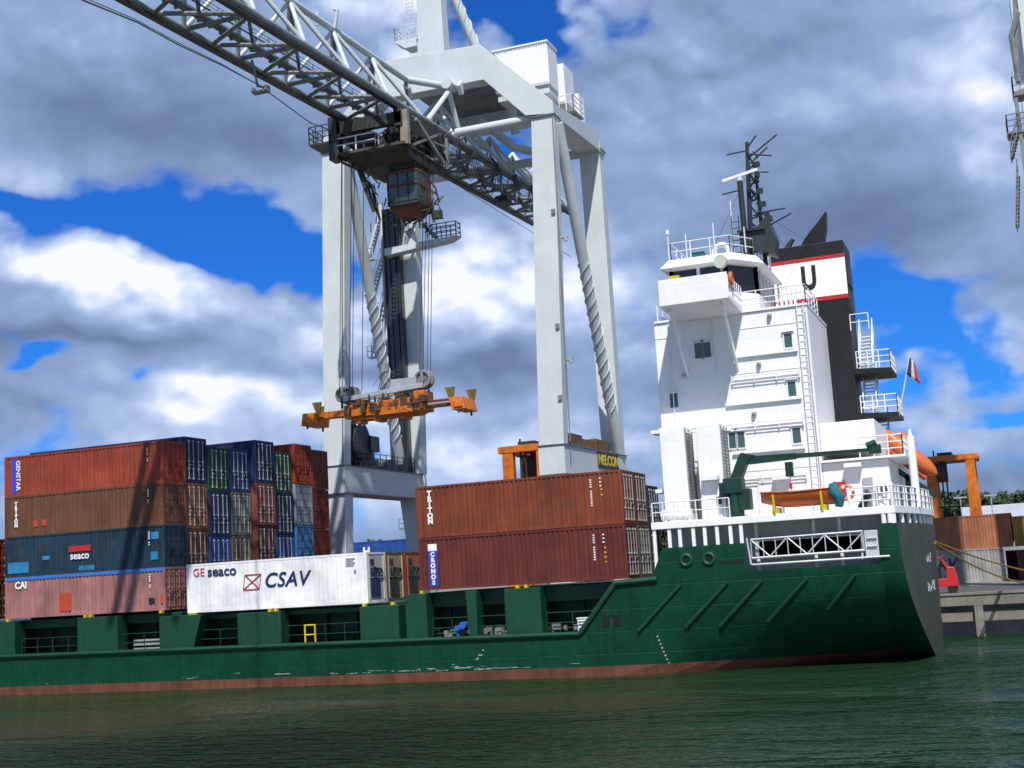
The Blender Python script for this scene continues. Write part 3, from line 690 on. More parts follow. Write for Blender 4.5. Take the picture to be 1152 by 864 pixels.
# fairleads, freeing port
for x in (15.53, 16.72):
    f = MB(); f.ring((x, YN-.02, 5.78), 'Y', .27, .10, 20, 8); o = f.build('fairlead', HULLG2, ship, smooth=True)
    MB().tube((x, YN-.03, 5.78), (x, YN+.05, 5.78), .26, 16).build('opening', BLACK, o)
f = MB().box(10.75, 11.75, YN-.012, YN+.05, 2.55, 3.15); fp = f.build('freeing_port', BLACK, hull)
MB().box(11.2, 11.32, YN-.02, YN+.0, 2.5, 2.98).build('port_bar', HULLG2, ship)
MB().box(17.2, 18.5, YN-.008, YN+.05, 5.45, 5.62).build('recess', BLACK, hull)
# decks and hatch coaming
dk = MB().box(-60, 11.6, YN+.03, YF-.03, 1.1, 1.25); dk.build('main_deck', DECKD, ship)
hc = MB().box(-56, 12.4, 1.9, 18.1, 1.25, 4.05); hc.build('hatch_coaming', DECKD, ship)
hk = MB()
for a, b_, z in ((-43, -30.2, ZL), (-29.4, -16.4, ZL), (-15.7, -2.8, ZC), (-.2, 12.5, ZT)): hk.box(a, b_, .75, 19.25, 4.0, z-.16)
hk.build('hatch_cover', HULLG2, ship, bevel=.03)
for i, (x0, x1, xb0, xb1, zt) in enumerate(((-30.6,-28.25,-30.6,-28.25,ZL),(-23.4,-20.4,-23.4,-20.4,ZL),(-17.35,-14.35,-17.35,-15.3,ZC+.06),(-11.85,-8.9,-11.85,-8.9,ZC),(-3.75,-1.3,-3.75,-1.3,ZC),(-.85,.45,-.85,.45,ZT),(2.85,3.5,2.98,3.42,ZT),(5.15,7.25,5.15,7.25,ZT),(11.2,12.3,11.2,12.3,ZT))):
    if i == 8: y0 = .3
    else: y0 = -.28
    o = MB().hexa([(xb0,y0,1.2),(xb1,y0,1.2),(xb1,.74,1.2),(xb0,.74,1.2)], [(x0,y0,zt-.17),(x1,y0,zt-.17),(x1,.74,zt-.17),(x0,.74,zt-.17)]).build('container_support', HULLG2, ship, bevel=.03)
tw = MB()
for x in (-28.9, -22.9, -22.5, -17.3, -15.2, -14.9, -9.7, -9.3, -3.5, -1.7, .15, 5.9, 6.4, 12.0):
    z = ZL if x < -17 else (ZC if x < -1 else ZT); tw.box(x-.09, x+.09, -.2, .1, z-.17, z-.01)
tw.build('twist_lock', YELLOW, ship)
sr = MB()
for a, b_ in ((-28.2, -23.4), (-20.4, -17.4), (-15, -11.9), (-8.9, -3.8), (.5, 2.9), (3.4, 5.2), (7.3, 10.3)):
    sr.rail([(a, .35, 2.3), (b_, .35, 2.3)], 1.1, (1.0, .5), 1.3, .025)
sr.build('side_railing', HULLG2, ship)
pp = MB()
for z in (2.5, 2.75): pp.tube((-55, 1.75, z), (11, 1.75, z), .07, 6)
for x in range(-55, 11, 2): pp.box(x, x+.1, 1.6, 1.88, 1.25, 4.0)
pp.build('deck_pipe', DECKD, ship)
wr = MB().box(-20.1, -17.5, .9, 1.5, 2.35, 2.5); wr.box(-20.1, -17.5, .9, 1.5, 2.62, 2.77); wr.box(-20.1, -17.5, .9, 1.5, 2.9, 3.0); wr.build('gangplank_stack', GALV, ship)
# lashing clutter under the aft bay
cl_ = MB(); rg = random.Random(5)
for _ in range(46): x = rg.uniform(1, 9.8); z = rg.uniform(2.3, 2.75); y_ = .5+rg.random()*.4; cl_.box(x, x+rg.uniform(.08, .5), y_, y_+rg.uniform(.1, .4), z-.2, z+rg.uniform(.02, .15))
cl_.build('lashing_gear', CGREYD, ship)
lk = MB()
for x in (.2, 2.4, 3.9, 5.0, 7.5, 9.1): lk.ladder((x, 1.5, 1.3), (x, 1.5, 4.8), (1,0,0))
lk.build('coaming_ladder', DECKD, ship)

# ---- poop structure
ph = MB().box(14.35, 25.6, 1.3, 18.7, 4.6, 7.45); ph.build('poop_house', paint('pale_grey_paint', (.52, .54, .52), .6, .15, .2, .1), ship)
pdk = MB().box(11.8, 26.1, YN+.45, YF-.45, 4.5, 4.6); pdk.build('poop_deck', DECKD, ship)
ins = MB().box(14.4, 18.6, YN+.04, YN+.12, 5.3, 6.44).box(25.35, 26.25, YN+.05, YN+.14, 5.3, 6.9); ins.build('bulwark_plate', HULLG2, ship)
# boat deck with bowed aft end
poly = [(13.8, YN-.05)]
for a in range(15):
    y = YN-.05+(21.3)*a/14; poly.append((26.2+1.15*(1-((y-YC)/10.65)**2), y))
poly += [(13.8, YF+.05)]
MB().prism(poly, 'Z', 7.45, 7.82).build('boat_deck', WHITE, ship, bevel=.02)
for x in (14.72, 15.28, 16.0, 16.6, 17.25, 17.95, 18.5):
    MB().box(x-.09, x+.09, YN+.02, YN+.14, 6.46, 7.448).build('deck_stanchion', WHITE, ship)
MB().box(13.84, 14.0, YN+.02, YN+.15, 4.9, 7.448).build('deck_stanchion', WHITE, ship)
for x in (19.05, 22.0, 23.3): MB().tube((x, .6, 4.6), (x, .6, 7.448), .09, 8).build('deck_stanchion', WHITE, ship)
for a in range(15):
    y = YN+.1+(21.0)*a/14; x = stern_x(6.98, (y-YC)/10.6)-.16
    MB().tube((x, y, 6.95), (x, y, 7.448), .13, 10).build('deck_stanchion', WHITE, ship)
for a in range(2): MB().tube((25.62+.3*a, YN+.07, 6.98), (25.62+.3*a, YN+.07, 7.448), .12, 10).build('deck_stanchion', WHITE, ship)
# deckhouse
dh = MB().box(13.75, 22.35, 3.3, 16.7, 7.82, 19.1); house = dh.build('deckhouse', WHITE, ship, bevel=.06)
MB().box(13.82, 22.38, 3.2, 16.8, 19.1, 19.22).build('deck_edge', WHITE, house)
tr = MB()
for z in (10.35, 13.0, 15.72, 18.2): tr.box(13.78, 22.3, 3.27, 3.3, z, z+.05)
tr.build('weld_seam', WHITE, house)
ah = MB().prism([(22.36, 11.0), (25.05, 11.0), (25.25, 11.35), (25.25, 12.62), (22.36, 12.62)], 'Y', 3.6, 16.4); ah.build('aft_house', WHITE, ship, bevel=.05)
ah = MB().box(22.36, 25.8, 3.32, 16.6, 7.82, 10.45); ah.build('aft_house', WHITE, ship, bevel=.05)
MB().box(22.36, 26.7, 3.0, 16.8, 10.46, 10.58).build('aft_platform', WHITE, ship)
# vent trunks on the side deck
for x0, x1 in ((14.15, 15.5), (16.15, 17.45)):
    t_ = MB().box(x0, x1, 1.2, 3.28, 7.82, 12.95); o = t_.build('vent_trunk', WHITE, ship, bevel=.03)
    g = MB()
    for i in range(24): g.box(x1, x1+.03, 1.5, 2.95, 8.4+i*.18, 8.48+i*.18)
    for y in (1.4, 2.2, 3.0): g.box(x1, x1+.05, y-.03, y+.03, 8.3, 12.8)
    g.build('louvre', CGREYD, o)
MB().box(13.5, 14.15, 1.9, 3.2, 12.75, 12.95).build('trunk_bracket', WHITE, ship); MB().box(13.5, 14.15, 1.9, 3.2, 9.5, 9.7).build('trunk_bracket', WHITE, ship)
rl = MB().rail([(15.5, 2.0, 12.3), (16.15, 2.0, 12.3)], .7, (1, .5), .6, .03); rl.build('trunk_railing', WHITE2, ship)
lf = MB()      # life raft canister
# windows
for (x0, x1, z0, z1) in ((16.0,16.42,16.85,17.72),(16.5,16.92,16.85,17.72),(14.38,14.84,14.25,15.05),(20.98,21.40,16.88,17.64),(20.95,21.37,14.2,15.0),(20.97,21.4,11.65,12.47),(17.5,17.88,11.68,12.55),(17.98,18.37,11.68,12.55)):
    f = MB()
    f.box(x0-.07, x1+.07, 3.22, 3.3, z0-.07, z0).box(x0-.07, x1+.07, 3.22, 3.3, z1, z1+.07).box(x0-.07, x0, 3.22, 3.3, z0, z1).box(x1, x1+.07, 3.22, 3.3, z0, z1)
    f.box(x0-.12, x1+.12, 3.12, 3.3, z1+.10, z1+.14); o = f.build('window', WHITE2, house, split=False); 
    MB().box(x0, x1, 3.27, 3.298, z0, z1).build('pane', GLASS, ship)
# pipe rails and ladder on the side
for (x0, x1, z) in ((18.36,21.65,16.62),(17.5,21.63,14.02),(17.65,21.57,11.33)):
    MB().box(x0, x1, 3.12, 3.3, z, z+.1).build('ledge', WHITE, house)
for (x0, x1, z) in ((17.95,21.62,15.22),(17.7,21.6,12.62),(18.0,21.5,9.75)):
    p_ = MB()
    for d in (0, .17, .34): p_.tube((x0, 3.14, z+d), (x1, 3.14, z+d), .03, 6)
    for i in range(4): x = x0+(x1-x0)*i/3; p_.box(x-.025, x+.025, 3.1, 3.3, z-.05, z+.4)
    p_.build('pipe_rail', WHITE2, house)
MB().ladder((22.0, 3.05, 7.9), (22.0, 3.05, 19.3), (1,0,0), .36, .36, .028).build('wall_ladder', WHITE2, house)
MB().tube((22.3, 3.1, 7.82), (22.3, 3.1, 19.0), .05, 6).build('drain_pipe', WHITE, house)
for x, y, z in ((16.8, 1.1, 9.9), (20.2, 3.2, 9.75), (24.0, 3.22, 10.1)):
    MB().box(x-.45, x+.45, y-.5, y+.05, z, z+.22).build('deck_light', WHITE2, ship)
MB().box(17.0, 17.25, 1.08, 1.19, 8.6, 9.0).build('junction_box', DARK, ship)
MB().box(17.55, 17.95, 3.18, 3.29, 8.9, 9.5).build('junction_box', DARK, ship)
# doors, vents, cable runs
for x, z in ((19.35, 7.9), (16.75, 7.9)):
    y = 3.24 if x > 18 else 1.14
    f = MB().box(x-.42, x+.42, y, y+.05, z, z+2.0); o = f.build('door', WHITE2, house, bevel=.02)
    MB().box(x-.5,x-.42,y-.03,y+.05,z-.05,z+2.08).box(x+.42,x+.5,y-.03,y+.05,z-.05,z+2.08).box(x-.5,x+.5,y-.03,y+.05,z+2.0,z+2.08).tube((x+.3,y-.06,z+1.0),(x+.3,y+.02,z+1.0),.05,6).build('door_frame', WHITE, ship, split=False)
vt = MB()
for x, y in ((23.1,2.2),(20.2,2.4),(25.0,2.4)): vt.tube((x,y,7.82),(x,y,8.7),.14,10).tube((x,y,8.7),(x,y,8.95),.26,12)
vt.build('mushroom_vent', WHITE, ship, smooth=True)
for (a, b_) in (((14.6,3.2,13),(14.6,3.2,19)), ((17.1,3.24,16),(17.1,3.24,19)), ((22.1,3.2,12.7),(22.1,3.2,19))): MB().tube(a, b_, .03, 6).build('cable_conduit', WHITE2, house)
for x, z in ((15.3,15.9),(19.5,16.1),(19.0,13.4),(20.3,18.7)): MB().box(x-.12,x+.12,3.12,3.3,z,z+.16).tube((x,3.0,z-.02),(x,3.2,z+.1),.1,8).build('bulkhead_lamp', GALV, house, split=False)
MB().box(23.0,23.5,3.18,3.32,8.6,9.4).build('fire_box', REDB, ship); MB().box(24.4,24.9,3.18,3.32,8.9,9.5).build('junction_box', GALV, ship)
# bridge wing
bw = MB()
bw.box(15.1, 18.85, -.42, -.3, 19.3, 20.72)
bw.prism([(-.419, 19.3), (-.419, 19.45), (3.28, 19.45), (3.28, 19.05)], 'X', 15.1, 18.85)
bw.box(15.1, 15.22, -.3, 3.28, 19.45, 20.72); 
wing = bw.build('bridge_wing', WHITE, ship, bevel=.02)
br_ = MB()
for x in (15.5, 18.3): br_.prism([(3.28, 15.9), (3.28, 16.5), (.6, 19.25), (.1, 19.25)], 'X', x-.06, x+.06)
br_.build('wing_bracket', WHITE, ship)
MB().rail([(18.85, -.35, 19.45), (18.85, 3.2, 19.45)], 1.1, (1, .66, .33), .6, .03).build('wing_railing', WHITE2, ship)
MB().box(15.6, 16.2, -.1, .3, 20.62, 20.95).build('searchlight', YELLOW, ship)
f = MB().tube((18.55, -.45, 21.3), (18.6, -.2, 21.3), .36, 18); f.tube((18.55, -.2, 20.8), (18.55, -.2, 21.3), .05, 6); f.build('wing_lamp', paint('lamp_glass', (.55, .58, .5), .3, .1, 0), ship)
# wheelhouse
wpl = lambda i_: [(14.9+i_, 3.4+i_), (18.1-.2*i_, 3.4+i_), (19.5-i_, 5.2+.4*i_), (19.5-i_, 14.8-.4*i_), (18.3-.2*i_, 16.6-i_), (14.9+i_, 16.6-i_)]
wh_ = MB().prism(wpl(.0), 'Z', 19.22, 20.45); wo_ = wh_.build('wheelhouse', WHITE, ship)
MB().prism(wpl(.12), 'Z', 20.45, 22.0).build('bridge_window', GLASSD, wo_)
P_ = wpl(.06)
for a, b_ in zip(P_, P_[1:]+P_[:1]):
    n_ = max(1, int((Vector(b_)-Vector(a)).length/1.15))
    for i in range(n_+1):
        x, y = a[0]+(b_[0]-a[0])*i/n_, a[1]+(b_[1]-a[1])*i/n_; MB().box(x-.09, x+.09, y-.06, y+.06, 20.45, 22.0).build('window_mullion', WHITE, wo_)
big = lambda i_: [(14.45+i_, 2.85+i_), (18.6-.3*i_, 2.85+i_), (20.0-i_, 4.9+.3*i_), (20.0-i_, 15.1-.3*i_), (18.9-.3*i_, 17.15-i_), (14.45+i_, 17.15-i_)]
rf = MB(); lo, mid, hi = big(.35), big(0), big(.45); k = 0
rf.v = [(x, y, 22.0) for x, y in lo]+[(x, y, 22.1) for x, y in mid]+[(x, y, 22.62) for x, y in hi]
for r_ in (0, 6):
    for i in range(6): rf.f.append((r_+i, r_+(i+1) % 6, r_+6+(i+1) % 6, r_+6+i))
rf.f += [(5,4,3,2,1,0), (12,13,14,15,16,17)]
rf.build('wheelhouse_roof', WHITE, ship, bevel=.03)
MB().rail([(*p_, 22.62) for p_ in [big(.6)[i] for i in (5,0,1,2,3)]], 1.0, (1.0, .5), 1.3, .032).build('roof_railing', WHITE2, ship)
an = MB()
for x, y, h_ in ((14.95, 3.0, 1.7), (16.0, 2.9, 1.5), (17.6, 2.9, 1.9), (19.2, 3.6, 1.6), (18.3, 5, 3.6), (20.3, 5.4, 1.5)): an.tube((x, y+.35, 22.62), (x, y+.35, 22.5+h_), .035, 5)
an.tube((14.95, 3.35, 24.15), (14.95, 3.35, 24.4), .11, 8); an.build('whip_antenna', WHITE2, ship)
MB().ring((17.9, 3.6, 22.75), 'Y', .42, .16, 18, 8).build('vent_ring', WHITE2, ship, smooth=True)
MB().box(16.2, 16.9, 3.6, 4.0, 22.62, 22.95).build('roof_locker', TEAL, ship)
MB().rail([(18.3, 3.4, 19.22), (22.3, 3.35, 19.22), (22.3, 8, 19.22)], 1.05, (1.0, .6, .3), 1.3, .032).build('deck_railing', WHITE2, ship)
MB().rail([(13.85, 4.0, 19.22), (13.85, 9, 19.22)], 1.05, (1.0, .5), 1.3, .032).build('deck_railing', WHITE2, ship)
bxs = MB()
for i in range(5): bxs.box(20.6+.18*i, 20.72+.18*i, 3.9+.5*i, 4.2+.5*i, 19.22, 20.6)
bxs.build('vent_post', WHITE2, ship)
# mast
ms = MB()
ms.tube((19.1, 6.0, 22.3), (19.45, 6.0, 29.6), .17, 8, .11); ms.tube((19.85, 6.4, 22.3), (19.75, 6.2, 28.4), .14, 8, .08)
ms.tube((19.0, 5.2, 22.3), (18.98, 5.2, 27.2), .17, 8)
for z in range(23, 29): ms.tube((19.15+.04*(z-23), 6, z), (19.82, 6.35, z+.3), .06, 5); ms.tube((19.82, 6.35, z), (19.2+.04*(z-23), 6, z+.9), .05, 5)
ms.prism([(18.7, 23.4), (20.6, 22.6), (20.7, 23.6), (20.3, 24.9), (19.7, 24.3), (18.7, 24.2)], 'Y', 5.2, 6.6)
ms.box(18.6, 20.2, 5.0, 6.8, 24.1, 24.2)
for (a, b_) in (((19.3,6,29.1),(18.2,6,29.05)), ((19.4,6,28.6),(21.2,6,29.75)), ((19.4,6,28.2),(20.6,6,29.1)), ((19.4,6,28.9),(20.8,6,28.55)), ((19.6,6,25.3),(21.3,6,25.35)), ((19.6,6,24.2),(21.6,6,25.0)), ((18.98,5.2,26.6),(17.9,5.2,26.5)), ((19.4,6,29.2),(20.0,6,29.9))): ms.tube(a, b_, .05, 5)
for (x, z) in ((19.85,27.6),(19.95,26.6),(20.05,25.8),(19.9,28.2),(20.2,25.2),(20.35,24.9)): ms.box(x-.14, x+.16, 5.9, 6.2, z-.14, z+.14)
rg = random.Random(31)
for _ in range(30):
    z = rg.uniform(22.6, 28.8); a = Vector((19.2+.06*(z-22)+rg.uniform(-.1,.5), 6+rg.uniform(-.3,.3), z)); ms.tube(a, a+Vector((rg.uniform(-.45,.45), rg.uniform(-.2,.2), rg.uniform(-.3,.5))), rg.uniform(.04,.08), 5)
mast = ms.build('signal_mast', DGREEN, ship, split=False)
ra = MB().bar((18.0, 5.1, 27.25), (20.05, 5.1, 27.62), .14, .16); ra.tube((18.98, 5.2, 27.15), (18.98, 5.15, 27.4), .18, 8); ra.build('radar_scanner', WHITE2, mast)
MB().ladder((18.6, 4.7, 22.5), (18.6, 4.7, 25.0), (1,0,0), .4).build('mast_ladder', DGREEN, ship)
st = MB()
for a, b_ in (((19.6,6,26.5),(21.3,7,22.4)), ((19.5,6,28),(17.0,4,22.5)), ((19.6,6,25.5),(22,11.4,24.3))): st.tube(a, b_, .012, 4)
st.build('stay_wire', ROPE, ship)
# funnel
fn = MB().hexa([(19.75,11,7.9),(23.65,11,7.9),(23.65,14.4,7.9),(19.75,14.4,7.9)], [(19.42,11,24.25),(23.78,11,24.25),(23.78,14.4,24.25),(19.42,14.4,24.25)]); fun = fn.build('funnel', BLACK, ship, bevel=.04)
MB().box(19.43, 23.80, 10.97, 11.0, 20.95, 23.18).build('funnel_band', WHITE, fun)
MB().box(19.43, 23.81, 10.965, 11.0, 23.182, 23.42).build('funnel_stripe', REDB, fun); MB().box(19.43, 23.82, 10.965, 11.0, 20.70, 20.948).build('funnel_stripe', REDB, fun)
text('funnel_letter', 'U', 1.95, TYRE, fun, (21.6, 10.955, 22.1), (1,0,0), (0,0,1), .085, sx=.66)
vg = MB()
for z0 in (20.0, 21.7): vg.box(23.72, 23.83, 11.8, 13.9, z0, z0+1.3)
vg.build('exhaust_grille', DARK, fun)
fi = MB(); prof = [(20.95,24.2),(22.25,24.2),(22.58,24.75),(22.74,25.4),(22.82,26.45),(22.3,25.85),(21.8,25.35),(21.4,24.9),(21.2,24.6)]
fi.prism(prof, 'Y', 12.2, 12.9); fi.build('exhaust_fin', BLACK, fun)
MB().path([(20.3, 12, 24.2), (20.45, 12, 24.6), (20.75, 12, 24.95)], .16, 8, [.2, .19, .12]).build('exhaust_pipe', DARK, fun, smooth=True)
cs = MB().box(22.36, 24.4, 10.9, 14.5, 7.9, 13.6); cs.build('engine_casing', BLACK, ship)
# aft platforms and stairs
ap = MB()
for x1, z in ((25.85, 16.05), (26.0, 13.4)): ap.prism([(23.7, z), (x1, z), (x1, z+.22), (23.7, z+.35)], 'Y', 11.0, 14.5)
ap.build('aft_stage', BLACK, ship)
MB().rail([(23.9,11.05,16.35), (25.8,11.05,16.3), (25.8,14.4,16.3)], 1.05, (1,.66,.33), .7, .03).rail([(23.9,11.05,13.7), (25.95,11.05,13.65), (25.95,14.4,13.65)], 1.05, (1,.66,.33), .7, .03).rail([(23.75,11.05,18.7), (24.8,11.05,18.7)], .95, (1,.5), .7, .03).rail([(24.4,3.1,10.58), (26.6,3.1,10.58), (26.6,9,10.58)], 1.05, (1,.66,.33), .7, .035).build('stage_railing', WHITE2, ship)
MB().stair((24.4,11.4,16.35), (24.4,13.6,18.8), (1,0,0), .75, 10).build('stair', WHITE2, ship)
MB().stair((24.4,11.4,13.75), (24.4,13.6,16.05), (1,0,0), .75, 10).stair((24.8,11.4,10.6), (24.8,13.6,13.4), (1,0,0), .75, 10).build('stair', WHITE2, ship)
MB().tube((25.97, 11.2, 13.4), (27.05, 10, 16.85), .045, 6).build('flagstaff', WHITE2, ship)
MB().tube((26.93, 4.5, 7.82), (26.93, 4.5, 11.6), .22, 10).tube((26.93, 4.5, 11.6), (26.93, 4.5, 11.95), .1, 8).build('davit_post', WHITE, ship, smooth=True)
# free-fall lifeboat cradle
MB().bar((25.0, 9.2, 10.7), (27.6, 9.2, 8.6), .2, .3).bar((25.0, 11.2, 10.7), (27.6, 11.2, 8.6), .2, .3).bar((26.2, 9.2, 7.8), (26.2, 9.2, 9.8), .2, .2).bar((26.2, 11.2, 7.8), (26.2, 11.2, 9.8), .2, .2).build('launch_ramp', DECKD, ship)
# boat deck railings
rr = MB()
rr.rail([(13.9, YN, 7.82), (18.0, YN, 7.82)], 1.0, (1, .5), .55, .03); rr.rail([(24.0, YN, 7.82), (26.1, YN, 7.82)], 1.0, (1, .66, .33), .7, .035)
pr = None
for a in range(0, 15):
    y = YN+(21.2)*a/14; pnt = (26.15+1.15*(1-((y-YC)/10.65)**2), y, 7.82)
    if pr: rr.rail([pr, pnt], 1.0, (1, .66, .33), .5, .035)
    pr = pnt
rr.build('boat_deck_railing', WHITE2, ship)
ws = MB()
for i in range(6): x = 25.3+.22*i if i < 4 else 26.1; ws.box(x-.05, x+.05, YN+.2+.1*i, YN+.3+.1*i, 7.82, 9.0)
ws.build('vent_post', WHITE2, ship)
MB().path([(24.2, 3.0, 7.9), (24.6, 3.0, 8.6), (25.6, 3.0, 8.9)], .2, 8).build('mooring_winch', DECKD, ship)
# provisions crane
pc = MB().tube((18.05, .9, 7.82), (18.05, .9, 9.4), .42, 14); pc.box(17.55, 18.55, .4, 1.4, 9.1, 9.9); pc.box(17.3, 17.75, .5, 1.3, 8.9, 9.7); pc.box(18.3, 18.9, .5, 1.3, 8.2, 9.3)
CRG = paint('crane_dark_green', (.004, .036, .022), .5, .3, .2, .1)
cran = pc.build('deck_crane', CRG, ship, bevel=.04)
MB().hexa([(17.75,.55,9.5),(18.35,.55,9.5),(18.35,1.25,9.5),(17.75,1.25,9.5)], [(18.45,.6,11.0),(18.95,.6,10.8),(18.95,1.2,10.8),(18.45,1.2,11.0)]).build('crane_arm', CRG, cran)
bo = MB().hexa([(18.4,.65,10.95),(18.7,.65,10.6),(18.7,1.15,10.6),(18.4,1.15,10.95)], [(18.6,.65,11.2),(19.3,.65,11.0),(19.3,1.15,11.0),(18.6,1.15,11.2)])
bo.hexa([(18.8,.7,10.55),(18.8,.7,10.98),(18.8,1.1,10.98),(18.8,1.1,10.55)], [(21.4,.72,10.62),(21.4,.72,10.94),(21.4,1.08,10.94),(21.4,1.08,10.62)])
bo.hexa([(21.4,.78,10.66),(21.4,.78,10.90),(21.4,1.02,10.90),(21.4,1.02,10.66)], [(25.2,.8,10.68),(25.2,.8,10.86),(25.2,1.0,10.86),(25.2,1.0,10.68)])
bo.box(20.8, 21.2, .76, 1.04, 9.75, 10.5); bo.tube((25.0,.9,10.95), (25.5,.9,11.1), .2, 8); bo.box(25.1, 25.7, .75, 1.05, 10.55, 11.0)
bo.build('crane_boom', CRG, cran, bevel=.015, split=False)
MB().tube((21.0,.9,8.9), (21.0,.9,9.75), .02, 5).ring((21.0,.9,8.8), 'Y', .12, .035, 10, 5).box(20.93, 21.07, .84, .96, 9.1, 9.4).build('crane_hook', REDB, cran)

# ---- things carried by the ship
bt_ = thing('rescue_boat', (21.6, .1, 8.0), 'open red rescue boat in its cradle on the boat deck under the green crane', 'boat')
stn = []
for i in range(11):
    t_ = i/10; x = 19.55+3.95*t_; half = .82*math.sin(math.pi*min(1, .12+.62*t_))**.6*(1 if t_ < .9 else .9); keel = 8.12+.62*max(0, .35-t_)**1.4*2.4; sheer = 8.88+.1*(abs(t_-.5)*2)**2
    half = .06 if i == 0 else half
    stn.append([(x, .1-half, sheer), (x, .1-half*.93, (sheer+keel)/2+.05), (x, .1-half*.55, keel+.1), (x, .1, keel), (x, .1+half*.55, keel+.1), (x, .1+half*.93, (sheer+keel)/2+.05), (x, .1+half, sheer)])
hb = MB(); hb.v = [p_ for s__ in stn for p_ in s__]
for i in range(10):
    for j in range(6): hb.f.append((i*7+j, (i+1)*7+j, (i+1)*7+j+1, i*7+j+1))
hb.f.append(tuple(70+j for j in range(7))); 
for i in range(10): hb.f.append((i*7, i*7+6, (i+1)*7+6, (i+1)*7))
hb.build('boat_hull', BOATRED, bt_, smooth=True)
gw = MB(); gw.path([(s__[0][0], s__[0][1]-.02, s__[0][2]) for s__ in stn], .045, 6); gw.path([(s__[6][0], s__[6][1]+.02, s__[6][2]) for s__ in stn], .045, 6); gw.build('gunwale', ORANGE2, bt_, smooth=True)
th = MB().box(20.6, 20.9, -.55, .75, 8.85, 8.93).box(22.0, 22.3, -.6, .8, 8.85, 8.93); th.box(19.9, 20.4, -.1, .3, 8.9, 9.0); th.build('thwart', ORANGE2, bt_)
cr_ = MB()
for x in (20.35, 22.75):
    cr_.box(x-.12, x+.12, -.5, .7, 7.82, 8.14); cr_.bar((x, -.78, 7.95), (x-.03, -.86, 8.8), .1, .06); cr_.box(x-.2, x-.12, -.3, .5, 7.82, 8.3)
cr_.build('boat_cradle', YELLOW, bt_)
lb = thing('lifebuoy', (23.95, -.3, 8.6), 'orange and white lifebuoy on the boat deck rail beside the red rescue boat', 'lifebuoy')
MB().ring((23.95, -.55, 8.62), 'Y', .33, .085, 20, 8).build('buoy_ring', ORANGE2, lb, smooth=True)
g = MB()
for a in range(4): a_ = a*math.pi/2+.4; g.box(23.95+.33*math.cos(a_)-.07, 23.95+.33*math.cos(a_)+.07, -.66, -.56, 8.62+.33*math.sin(a_)-.09, 8.62+.33*math.sin(a_)+.09)
g.build('buoy_band', WHITE2, lb)
lb2 = thing('lifebuoy', (18.95, .2, 20.4), 'orange lifebuoy hanging on the end of the bridge wing', 'lifebuoy')
MB().ring((18.93, .3, 20.45), 'X', .30, .10, 18, 8).build('buoy_ring', ORANGE2, lb2, smooth=True)
cv = MB(); rg = random.Random(8)
pts = [(23.28, -.5, 9.15, .22), (23.35, -.5, 8.75, .33), (23.6, -.52, 8.35, .26), (23.55, -.5, 7.98, .2)]
cv.path([p_[:3] for p_ in pts], .3, 9, [p_[3] for p_ in pts])
cv.v = [(x+rg.uniform(-.05,.05), y+rg.uniform(-.05,.05), z+rg.uniform(-.05,.05)) for x, y, z in cv.v]
tag(cv.build('canvas_cover', TEAL, smooth=True, origin=(23.4,-.5,8.2)), 'crumpled teal canvas cover hanging at the end of the red rescue boat', 'cover')
rt_ = thing('life_raft_canister', (14.9, .3, 7.82), 'white life raft canister lying at the foot of the white vent trunk', 'life raft')
MB().path([(14.15,.3,8.2),(14.25,.3,8.2),(15.7,.3,8.2),(15.8,.3,8.2)], .3, 12, [.22,.3,.3,.22]).build('canister', WHITE, rt_, smooth=True)
MB().box(14.4,14.5,0,.6,7.82,7.95).box(15.4,15.5,0,.6,7.82,7.95).build('raft_cradle', WHITE2, rt_)
# accommodation ladder stowed in the recess
gg = thing('accommodation_ladder', (22, -.5, 5.3), 'aluminium accommodation ladder stowed on its side in the hull recess under the boat deck', 'gangway')
ALU = paint('aluminium', (.55, .57, .58), .4, .15, .1, .05, metal=.2)
f = MB(); n_ = 6; xa, xb = 18.95, 24.55
f.tube((xa, -.62, 6.60), (xb, -.62, 6.66), .055, 6); f.tube((xa, -.62, 5.66), (xb, -.62, 5.72), .065, 6)
for i in range(n_): 
    x0_ = xa+(xb-xa)*i/n_; x1_ = xa+(xb-xa)*(i+1)/n_
    if i % 2 == 0: f.tube((x0_, -.62, 6.6), (x1_, -.62, 5.7), .04, 6)
    else: f.tube((x0_, -.62, 5.7), (x1_, -.62, 6.6), .04, 6)
for i in range(10): x = xa+(xb-xa)*i/9; f.tube((x, -.60, 5.68), (x, -.60, 6.62), .03, 5)
f.build('side_truss', ALU, gg)
f = MB()
for i in range(26): x = 19.3+i*.2; f.bar((x, -.2, 5.7), (x+.06, -.2, 6.5), .5, .03)
f.build('step', GALV, gg)
MB().box(24.6, 25.25, -.55, -.1, 5.35, 6.68).tube((24.7,-.62,6.3),(25.2,-.62,6.3),.05,6).tube((24.7,-.62,5.9),(25.2,-.62,5.9),.05,6).build('end_platform', ALU, gg, bevel=.03)
MB().tube((18.95, -.68, 5.33), (25.75, -.68, 5.36), .06, 6).tube((18.9,-.68,5.33),(18.75,-.55,6.7),.05,6).box(24.4,24.5,-.72,-.6,5.3,5.6).build('stow_rail', ALU, gg)
